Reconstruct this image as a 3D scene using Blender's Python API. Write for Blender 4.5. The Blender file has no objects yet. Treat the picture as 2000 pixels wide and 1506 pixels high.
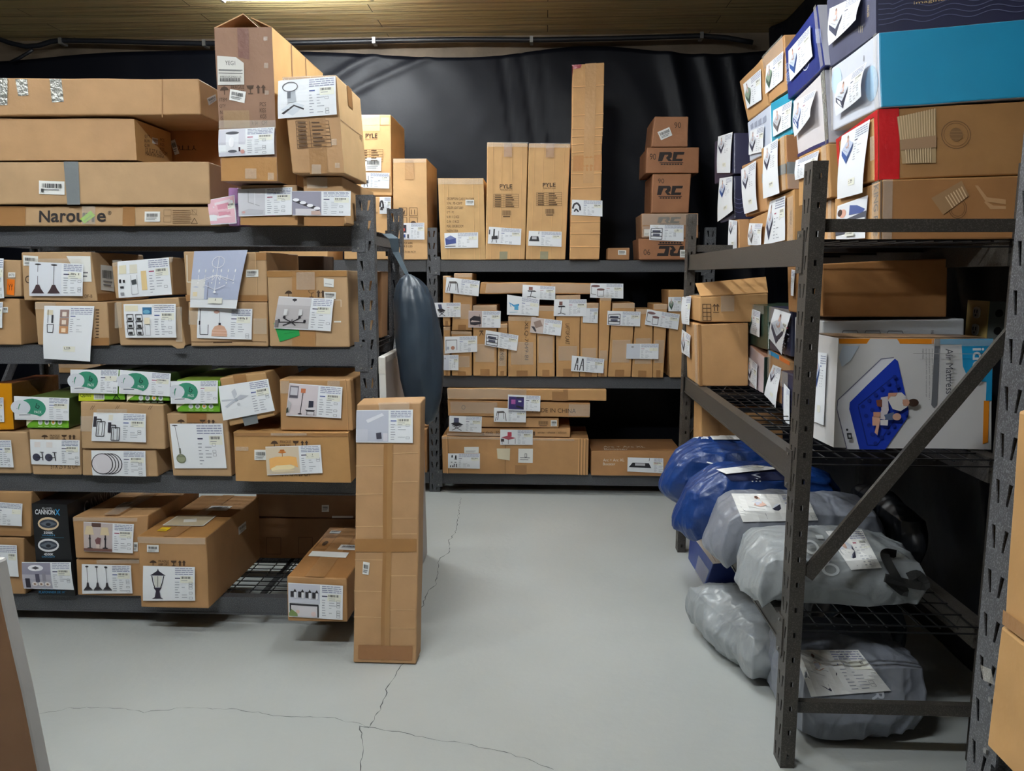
import bpy, bmesh, math, random
import numpy as np
from mathutils import Vector, Matrix, noise, Quaternion
random.seed(7)
scn = bpy.context.scene
COL = scn.collection

# ------------------------------------------------------------------ camera model
FPX, CX, CY = 1520.0, 1000.0, 753.0
CAM = np.array([0, 0, 1.513])
_d = np.array([66.0, -215.0, FPX]); _d /= np.linalg.norm(_d)
_n = np.array([-19.0, 10700.0, FPX]); _n -= _d * _n.dot(_d); _n /= np.linalg.norm(_n)
_up = -_n; _rt = np.cross(_n, _d)

def ray(px, py):
    c = np.array([px - CX, py - CY, FPX])
    return np.array([c @ _rt, c @ _d, c @ _up])

def hit(px, py, X=None, Y=None, Z=None, o=None, n=None):
    r = ray(px, py)
    if X is not None: t = (X - CAM[0]) / r[0]
    elif Y is not None: t = (Y - CAM[1]) / r[1]
    elif Z is not None: t = (Z - CAM[2]) / r[2]
    else: t = (np.array(o) - CAM) @ np.array(n) / (r @ np.array(n))
    return Vector(CAM + r * t)

cam_d = bpy.data.cameras.new('camera'); cam = bpy.data.objects.new('camera', cam_d); COL.objects.link(cam)
R3 = Matrix(((_rt[0], _up[0] * 1, 0), (0, 0, 0), (0, 0, 0)))
xr = np.array([_rt[0], _d[0], _up[0]])   # world X in camera (right, down, fwd) frame components handled below
# world axes expressed in camera coords: X->_rt, Y->_d, Z->_up ; camera axes in world:
right_w = Vector((_rt[0], _d[0], _up[0])); down_w = Vector((_rt[1], _d[1], _up[1])); fwd_w = Vector((_rt[2], _d[2], _up[2]))
m = Matrix((right_w, -down_w, -fwd_w)).transposed().to_4x4(); m.translation = Vector(CAM)
cam.matrix_world = m
cam_d.sensor_width = 36; cam_d.lens = FPX / 2000 * 36; cam_d.clip_start = 0.02
scn.camera = cam

# ------------------------------------------------------------------ materials
def lin(c):
    return tuple(((v / 255) / 12.92 if v / 255 <= .04045 else ((v / 255 + .055) / 1.055) ** 2.4) for v in c) + (1.0,)

def mat(name, col=None, rough=.6, metal=0, bump=0, bscale=50, attr=False, var=0, vscale=6, spec=.5, alpha=1, coat=0, wr=0, speck=None, corr=0):
    M = bpy.data.materials.new(name); M.use_nodes = True
    nt = M.node_tree; N = nt.nodes; L = nt.links; b = N['Principled BSDF']
    b.inputs['Roughness'].default_value = rough; b.inputs['Metallic'].default_value = metal
    b.inputs['Specular IOR Level'].default_value = spec; b.inputs['Coat Weight'].default_value = coat
    tc = N.new('ShaderNodeTexCoord')
    if attr:
        a = N.new('ShaderNodeAttribute'); a.attribute_name = 'tint'; src = a.outputs['Color']
    else:
        a = N.new('ShaderNodeRGB'); a.outputs[0].default_value = lin(col); src = a.outputs[0]
    if var:
        no = N.new('ShaderNodeTexNoise'); no.inputs['Scale'].default_value = vscale; no.inputs['Detail'].default_value = 5
        L.new(tc.outputs['Object'], no.inputs['Vector'])
        mr = N.new('ShaderNodeMapRange'); mr.inputs[1].default_value = .3; mr.inputs[2].default_value = .7
        mr.inputs[3].default_value = 1 - var; mr.inputs[4].default_value = 1 + var
        L.new(no.outputs['Fac'], mr.inputs[0])
        vm = N.new('ShaderNodeVectorMath'); vm.operation = 'SCALE'; L.new(src, vm.inputs[0]); L.new(mr.outputs[0], vm.inputs['Scale']); src = vm.outputs[0]
    if speck:
        no = N.new('ShaderNodeTexNoise'); no.inputs['Scale'].default_value = speck[0]; no.inputs['Detail'].default_value = 2
        L.new(tc.outputs['Object'], no.inputs['Vector'])
        cr = N.new('ShaderNodeValToRGB'); cr.color_ramp.elements[0].position = .5; cr.color_ramp.elements[1].position = .68
        cr.color_ramp.elements[0].color = (0, 0, 0, 1); cr.color_ramp.elements[1].color = (1, 1, 1, 1)
        L.new(no.outputs['Fac'], cr.inputs[0])
        mx = N.new('ShaderNodeMix'); mx.data_type = 'RGBA'; L.new(cr.outputs[0], mx.inputs[0]); L.new(src, mx.inputs[6]); mx.inputs[7].default_value = lin(speck[1]); src = mx.outputs[2]
    L.new(src, b.inputs['Base Color'])
    h = None
    if bump:
        no = N.new('ShaderNodeTexNoise'); no.inputs['Scale'].default_value = bscale; no.inputs['Detail'].default_value = 4
        L.new(tc.outputs['Object'], no.inputs['Vector'])
        bp = N.new('ShaderNodeBump'); bp.inputs['Strength'].default_value = 1; bp.inputs['Distance'].default_value = bump
        L.new(no.outputs['Fac'], bp.inputs['Height']); h = bp
    if wr:
        no = N.new('ShaderNodeTexNoise'); no.noise_type = 'RIDGED_MULTIFRACTAL'; no.inputs['Scale'].default_value = wr[1]; no.inputs['Detail'].default_value = 3; no.inputs['Distortion'].default_value = 1.2
        mp = N.new('ShaderNodeMapping'); mp.inputs['Scale'].default_value = wr[2] if len(wr) > 2 else (1, 1, 1)
        L.new(tc.outputs['Object'], mp.inputs[0]); L.new(mp.outputs[0], no.inputs['Vector'])
        b2 = N.new('ShaderNodeBump'); b2.inputs['Distance'].default_value = wr[0]; L.new(no.outputs['Fac'], b2.inputs['Height'])
        if h: L.new(h.outputs[0], b2.inputs['Normal'])
        h = b2
    if corr:
        wv = N.new('ShaderNodeTexWave'); wv.inputs['Scale'].default_value = corr; wv.bands_direction = 'X'
        L.new(tc.outputs['Object'], wv.inputs['Vector'])
        b2 = N.new('ShaderNodeBump'); b2.inputs['Distance'].default_value = .0006; b2.inputs['Strength'].default_value = .5; L.new(wv.outputs['Fac'], b2.inputs['Height'])
        if h: L.new(h.outputs[0], b2.inputs['Normal'])
        h = b2
    if h: L.new(h.outputs[0], b.inputs['Normal'])
    if alpha < 1: b.inputs['Alpha'].default_value = alpha
    return M

M = {}
M['card'] = mat('cardboard', attr=True, rough=.62, bump=.0035, bscale=11, var=.07, vscale=9, spec=.35)
M['coated'] = mat('printed_carton_board', attr=True, rough=.38, bump=.002, bscale=9, var=.04, spec=.5)
M['print'] = mat('printed_paper', attr=True, rough=.5, spec=.4)
M['ink'] = mat('printing_ink', attr=True, rough=.6, spec=.3)
M['tape'] = mat('brown_packing_tape', attr=True, rough=.28, bump=.0015, bscale=45, spec=.5)
M['clear'] = mat('clear_packing_tape', (235, 228, 215), rough=.16, bump=.004, bscale=55, alpha=.28, spec=.8)
M['silver'] = mat('silvery_tape', (165, 165, 158), rough=.2, bump=.006, bscale=70, metal=.55)
M['duct'] = mat('duct_tape', (128, 133, 136), rough=.4, bump=.002, bscale=30, metal=.2)
M['rack'] = mat('hammered_grey_paint', (66, 67, 71), rough=.45, bump=.0005, bscale=420, speck=(330, (108, 110, 114)), spec=.5)
M['rackdark'] = mat('dark_hammered_paint', (56, 52, 48), rough=.45, bump=.0005, bscale=420, speck=(330, (84, 80, 74)), spec=.45)
M['wire'] = mat('black_wire', (28, 28, 30), rough=.4, metal=.3)
M['steel'] = mat('bare_steel', (150, 150, 148), rough=.35, metal=.8)
M['film'] = mat('black_plastic_film', (7, 9, 17), rough=.46, wr=(.008, 2.0), bump=.003, bscale=7, spec=.2)
M['bagblue'] = mat('blue_nylon', (18, 52, 112), rough=.36, wr=(.008, 12, (.6, 1.7, 1)), bump=.003, bscale=34, spec=.5)
M['baggrey'] = mat('grey_nylon', (128, 132, 142), rough=.33, wr=(.008, 11, (1.6, .6, 1)), bump=.003, bscale=30, spec=.5)
M['bagsilver'] = mat('silver_grey_nylon', (150, 155, 158), rough=.31, wr=(.009, 11, (.7, 1.6, 1)), bump=.003, bscale=30, spec=.5)
M['bagslate'] = mat('slate_nylon', (44, 56, 68), rough=.4, wr=(.022, 6, (1, 1, .3)), spec=.5)
M['strap'] = mat('black_webbing', (22, 22, 22), rough=.8, bump=.001, bscale=300)
M['brass'] = mat('brass_plate', (214, 184, 110), rough=.4, metal=.1)
M['greymetal'] = mat('galvanised_box', (112, 118, 114), rough=.5, metal=.1, bump=.001, bscale=40)
M['white'] = mat('white_plastic', (222, 222, 218), rough=.35)
M['black'] = mat('black_hole', (6, 6, 6), rough=.8)
M['pipe'] = mat('black_hose', (20, 22, 28), rough=.4, bump=.002, bscale=20)
M['wood'] = mat('brown_board', (120, 90, 66), rough=.6, var=.15, vscale=14, bump=.001, bscale=60)

def floor_mat():
    Mx = mat('grey_floor_paint', (176, 180, 178), rough=.33, var=.05, vscale=1.4, bump=.0012, bscale=30, spec=.45)
    return Mx
M['floor'] = floor_mat()
M['crack'] = mat('floor_crack', (78, 80, 82), rough=.9)

def ceil_mat():
    Mx = bpy.data.materials.new('ceiling_planks'); Mx.use_nodes = True
    nt = Mx.node_tree; N = nt.nodes; L = nt.links; b = N['Principled BSDF']; b.inputs['Roughness'].default_value = .38
    tc = N.new('ShaderNodeTexCoord'); br = N.new('ShaderNodeTexBrick')
    br.inputs['Scale'].default_value = 1; br.inputs['Brick Width'].default_value = 2.4; br.inputs['Row Height'].default_value = .16
    br.inputs['Mortar Size'].default_value = .003; br.inputs['Mortar Smooth'].default_value = .3
    br.inputs['Color1'].default_value = lin((176, 158, 112)); br.inputs['Color2'].default_value = lin((186, 166, 120)); br.inputs['Mortar'].default_value = lin((40, 32, 22))
    no = N.new('ShaderNodeTexNoise'); no.inputs['Scale'].default_value = 3; no.inputs['Detail'].default_value = 6
    mp = N.new('ShaderNodeMapping'); mp.inputs['Scale'].default_value = (.5, 6, 1)
    L.new(tc.outputs['Object'], mp.inputs[0]); L.new(mp.outputs[0], no.inputs['Vector'])
    L.new(tc.outputs['Object'], br.inputs['Vector'])
    mx = N.new('ShaderNodeMix'); mx.data_type = 'RGBA'; mx.blend_type = 'MULTIPLY'; mx.inputs[0].default_value = .25
    L.new(br.outputs['Color'], mx.inputs[6]); L.new(no.outputs['Color'], mx.inputs[7]); L.new(mx.outputs[2], b.inputs['Base Color'])
    bp = N.new('ShaderNodeBump'); bp.inputs['Distance'].default_value = .006; L.new(br.outputs['Fac'], bp.inputs['Height']); bp.invert = True
    b2 = N.new('ShaderNodeBump'); b2.inputs['Distance'].default_value = .01; L.new(no.outputs['Fac'], b2.inputs['Height']); L.new(bp.outputs[0], b2.inputs['Normal'])
    L.new(b2.outputs[0], b.inputs['Normal'])
    return Mx
M['ceiling'] = ceil_mat()
M['bareboard'] = mat('weathered_board', (96, 82, 66), rough=.7, var=.3, vscale=5, bump=.004, bscale=12)
def emis(name, c, s):
    Mx = bpy.data.materials.new(name); Mx.use_nodes = True; b = Mx.node_tree.nodes['Principled BSDF']
    b.inputs['Base Color'].default_value = (.8, .8, .8, 1)
    b.inputs['Emission Color'].default_value = c; b.inputs['Emission Strength'].default_value = s; return Mx

# ------------------------------------------------------------------ mesh builder
class MB:
    def __init__(s): s.v = []; s.f = []; s.m = []; s.c = []; s.mats = []
    def mi(s, k):
        if k not in s.mats: s.mats.append(k)
        return s.mats.index(k)
    def face(s, pts, k, col=(200, 200, 200)):
        i = len(s.v); s.v += [Vector(p) for p in pts]; s.f.append(tuple(range(i, i + len(pts)))); s.m.append(s.mi(k)); s.c.append(col)
    def mesh(s, verts, faces, k, col=(200, 200, 200)):
        i = len(s.v); s.v += [Vector(p) for p in verts]; mi = s.mi(k)
        for f in faces: s.f.append(tuple(i + j for j in f)); s.m.append(mi); s.c.append(col)
    def box(s, x0, y0, z0, x1, y1, z1, k, col=(200, 200, 200), T=None):
        vs = [Vector((x, y, z)) for z in (z0, z1) for y in (y0, y1) for x in (x0, x1)]
        if T: vs = [T @ v for v in vs]
        s.mesh(vs, [(0, 2, 3, 1), (4, 5, 7, 6), (0, 1, 5, 4), (2, 6, 7, 3), (0, 4, 6, 2), (1, 3, 7, 5)], k, col)
    def bar(s, a, b, w, h, k, up=Vector((0, 0, 1))):
        a = Vector(a); b = Vector(b); d = (b - a).normalized(); u = d.cross(up)
        if u.length < 1e-3: u = d.cross(Vector((1, 0, 0)))
        u.normalize(); n = u.cross(d).normalized()
        vs = [p + u * (w / 2 * i) + n * (h / 2 * j) for p in (a, b) for i, j in ((-1, -1), (1, -1), (1, 1), (-1, 1))]
        s.mesh(vs, [(3, 2, 1, 0), (4, 5, 6, 7), (0, 1, 5, 4), (1, 2, 6, 5), (2, 3, 7, 6), (3, 0, 4, 7)], k)
    def tube(s, pts, r, k, n=8, col=(200, 200, 200)):
        pts = [Vector(p) for p in pts]; rings = []; prev = None
        for i, p in enumerate(pts):
            d = (pts[min(i + 1, len(pts) - 1)] - pts[max(i - 1, 0)]).normalized()
            u = d.cross(Vector((0, 0, 1))) if prev is None else prev - d * prev.dot(d)
            if u.length < 1e-3: u = d.cross(Vector((1, 0, 0)))
            u.normalize(); prev = u; w = d.cross(u)
            rr = r[i] if isinstance(r, (list, tuple)) else r
            rings.append([p + (u * math.cos(2 * math.pi * j / n) + w * math.sin(2 * math.pi * j / n)) * rr for j in range(n)])
        vs = [q for rg in rings for q in rg]; fs = []
        for i in range(len(pts) - 1):
            for j in range(n):
                fs.append((i * n + j, i * n + (j + 1) % n, (i + 1) * n + (j + 1) % n, (i + 1) * n + j))
        fs.append(tuple(range(n))[::-1]); fs.append(tuple((len(pts) - 1) * n + j for j in range(n)))
        s.mesh(vs, fs, k, col)
    def build(s, name, parent=None, origin=None, smooth=False, merge=False, T=None):
        o0 = Vector(origin) if origin is not None else Vector((0, 0, 0))
        me = bpy.data.meshes.new(name)
        me.from_pydata([tuple((T @ v if T else v) - o0) for v in s.v], [], s.f)
        for k in s.mats: me.materials.append(M[k] if isinstance(k, str) else k)
        me.polygons.foreach_set('material_index', s.m)
        at = me.color_attributes.new('tint', 'FLOAT_COLOR', 'CORNER')
        buf = []
        for p, c in zip(s.f, s.c): buf += list(lin(c)) * len(p)
        at.data.foreach_set('color', buf)
        if smooth: me.polygons.foreach_set('use_smooth', [True] * len(s.f))
        me.update()
        if merge:
            bm = bmesh.new(); bm.from_mesh(me); bmesh.ops.remove_doubles(bm, verts=bm.verts, dist=2e-6)
            bmesh.ops.recalc_face_normals(bm, faces=bm.faces); bm.to_mesh(me); bm.free()
        ob = bpy.data.objects.new(name, me); COL.objects.link(ob)
        if parent is not None: ob.parent = parent
        else: ob.location = o0
        return ob

def props(o, label=None, cat=None, group=None, kind=None):
    if label: o['label'] = label
    if cat: o['category'] = cat
    if group: o['group'] = group
    if kind: o['kind'] = kind
    return o

def empty(name, loc, label, cat, group=None):
    o = bpy.data.objects.new(name, None); o.empty_display_size = .05; COL.objects.link(o); o.location = loc
    return props(o, label, cat, group)

_txt = {}
def textmesh(st, bold=False):
    if (st, bold) in _txt: return _txt[(st, bold)]
    c = bpy.data.curves.new('t', 'FONT'); c.body = st; c.size = 1; c.fill_mode = 'FRONT'; c.resolution_u = 3
    if bold: c.offset = .02
    o = bpy.data.objects.new('t', c); COL.objects.link(o)
    bpy.context.view_layer.update()
    me = o.to_mesh(); vs = [Vector(v.co[:2] + (0,)) for v in me.vertices]; fs = [tuple(p.vertices) for p in me.polygons]
    if vs:
        x0 = min(v.x for v in vs); x1 = max(v.x for v in vs); y0 = min(v.y for v in vs); y1 = max(v.y for v in vs)
        vs = [((v.x - x0) / (x1 - x0 or 1), 1 - (v.y - y0) / (y1 - y0 or 1)) for v in vs]
    o.to_mesh_clear(); bpy.data.objects.remove(o); bpy.data.curves.remove(c)
    _txt[(st, bold)] = (vs, fs); return vs, fs

# surface patch: 4 corners TL TR BR BL (3D), outward normal, optional bulge function
class Patch:
    def __init__(s, c, n, bulge=None, disp=None, off=0):
        s.c = [Vector(p) for p in c]; s.n = Vector(n).normalized(); s.bulge = bulge; s.disp = disp; s.off = off
        s.w = ((s.c[1] - s.c[0]).length + (s.c[2] - s.c[3]).length) / 2; s.h = ((s.c[3] - s.c[0]).length + (s.c[2] - s.c[1]).length) / 2
    def __call__(s, u, v, off=0):
        a = s.c[0].lerp(s.c[1], u); b = s.c[3].lerp(s.c[2], u); p = a.lerp(b, v)
        if s.disp: p = p + s.disp(p)
        o = off + s.off + (s.bulge(u, v) if s.bulge else 0)
        return p + s.n * o
    def rect(s, mb, x0, y0, x1, y1, col, k='print', lay=0, step=.05):
        nu = max(1, int(math.ceil(abs(x1 - x0) * s.w / step))); nv = max(1, int(math.ceil(abs(y1 - y0) * s.h / step)))
        nu = min(nu, 14); nv = min(nv, 14)
        vs = [s(x0 + (x1 - x0) * i / nu, y0 + (y1 - y0) * j / nv, lay) for j in range(nv + 1) for i in range(nu + 1)]
        fs = [(j * (nu + 1) + i, (j + 1) * (nu + 1) + i, (j + 1) * (nu + 1) + i + 1, j * (nu + 1) + i + 1) for j in range(nv) for i in range(nu)]
        mb.mesh(vs, fs, k, col)
    def poly(s, mb, pts, col, k='print', lay=0):
        mb.face([s(u, v, lay) for u, v in pts], k, col)
    def line(s, mb, pts, w, col, k='print', lay=0):
        # w in metres
        for (a, b) in zip(pts[:-1], pts[1:]):
            dx = (b[0] - a[0]) * s.w; dy = (b[1] - a[1]) * s.h; L = math.hypot(dx, dy) or 1
            nx = -dy / L * w / 2 / s.w; ny = dx / L * w / 2 / s.h
            s.poly(mb, [(a[0] + nx, a[1] + ny), (b[0] + nx, b[1] + ny), (b[0] - nx, b[1] - ny), (a[0] - nx, a[1] - ny)], col, k, lay)
    def text(s, mb, st, x0, y0, x1, y1, col, k='print', lay=0, rot=0, bold=False):
        vs, fs = textmesh(st, bold)
        if not vs: return
        out = []
        for (u, v) in vs:
            if rot == 1: u, v = 1 - v, u          # reads downwards
            elif rot == 2: u, v = 1 - u, 1 - v
            elif rot == 3: u, v = v, 1 - u
            out.append(s(x0 + (x1 - x0) * u, y0 + (y1 - y0) * v, lay))
        mb.mesh(out, fs, k, col)

def ops(P, mb, lst, box=(0, 0, 1, 1), k='print', lay0=.0006, dl=.0003):
    bx0, by0, bx1, by1 = box; W = bx1 - bx0; H = by1 - by0
    f = lambda p: (bx0 + p[0] * W, by0 + p[1] * H)
    for i, o in enumerate(lst):
        lay = lay0 + dl * min(i, 70)
        t = o[0]
        if t == 'r': a = f(o[1:3]); b = f(o[3:5]); P.rect(mb, a[0], a[1], b[0], b[1], o[5], k, lay)
        elif t == 'p': P.poly(mb, [f(q) for q in o[1]], o[2], k, lay)
        elif t == 'e':
            n = 20; P.poly(mb, [f((o[1] + o[3] * math.cos(2 * math.pi * j / n), o[2] + o[4] * math.sin(2 * math.pi * j / n))) for j in range(n)], o[5], k, lay)
        elif t == 'l': P.line(mb, [f(q) for q in o[1]], o[2], o[3], k, lay)
        elif t == 't': a = f(o[2:4]); b = f(o[4:6]); P.text(mb, o[1], a[0], a[1], b[0], b[1], o[6], k, lay, rot=o[7] if len(o) > 7 else 0, bold=(len(o) > 8 and o[8]))

# ------------------------------------------------------------------ artwork on the product sheets
K = (45, 42, 48); G1 = (150, 150, 155); W_ = (232, 235, 240); PG = (222, 222, 226)
def ring(cx, cy, rx, ry, w, col, n=18):
    return [('l', [(cx + rx * math.cos(2 * math.pi * j / n), cy + ry * math.sin(2 * math.pi * j / n)) for j in range(n + 1)], w, col)]
def mattress(c1=(208, 211, 220), c2=(70, 72, 88), skin=(206, 168, 152)):
    return [('p', [(.08, .45), (.5, .2), (.95, .38), (.55, .72)], c1), ('p', [(.08, .45), (.55, .72), (.55, .95), (.12, .62)], c2), ('p', [(.55, .72), (.95, .38), (.93, .56), (.55, .95)], tuple(int(x * .8) for x in c2)),
            ('p', [(.46, .12), (.55, .1), (.6, .3), (.66, .42), (.5, .48), (.38, .42), (.44, .3)], skin), ('e', .5, .12, .04, .05, (110, 80, 70)), ('p', [(.42, .3), (.58, .28), (.56, .4), (.44, .42)], (196, 200, 214)), ('l', [(.25, .47), (.58, .6)], .002, G1), ('l', [(.4, .4), (.72, .5)], .002, G1)]
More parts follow.
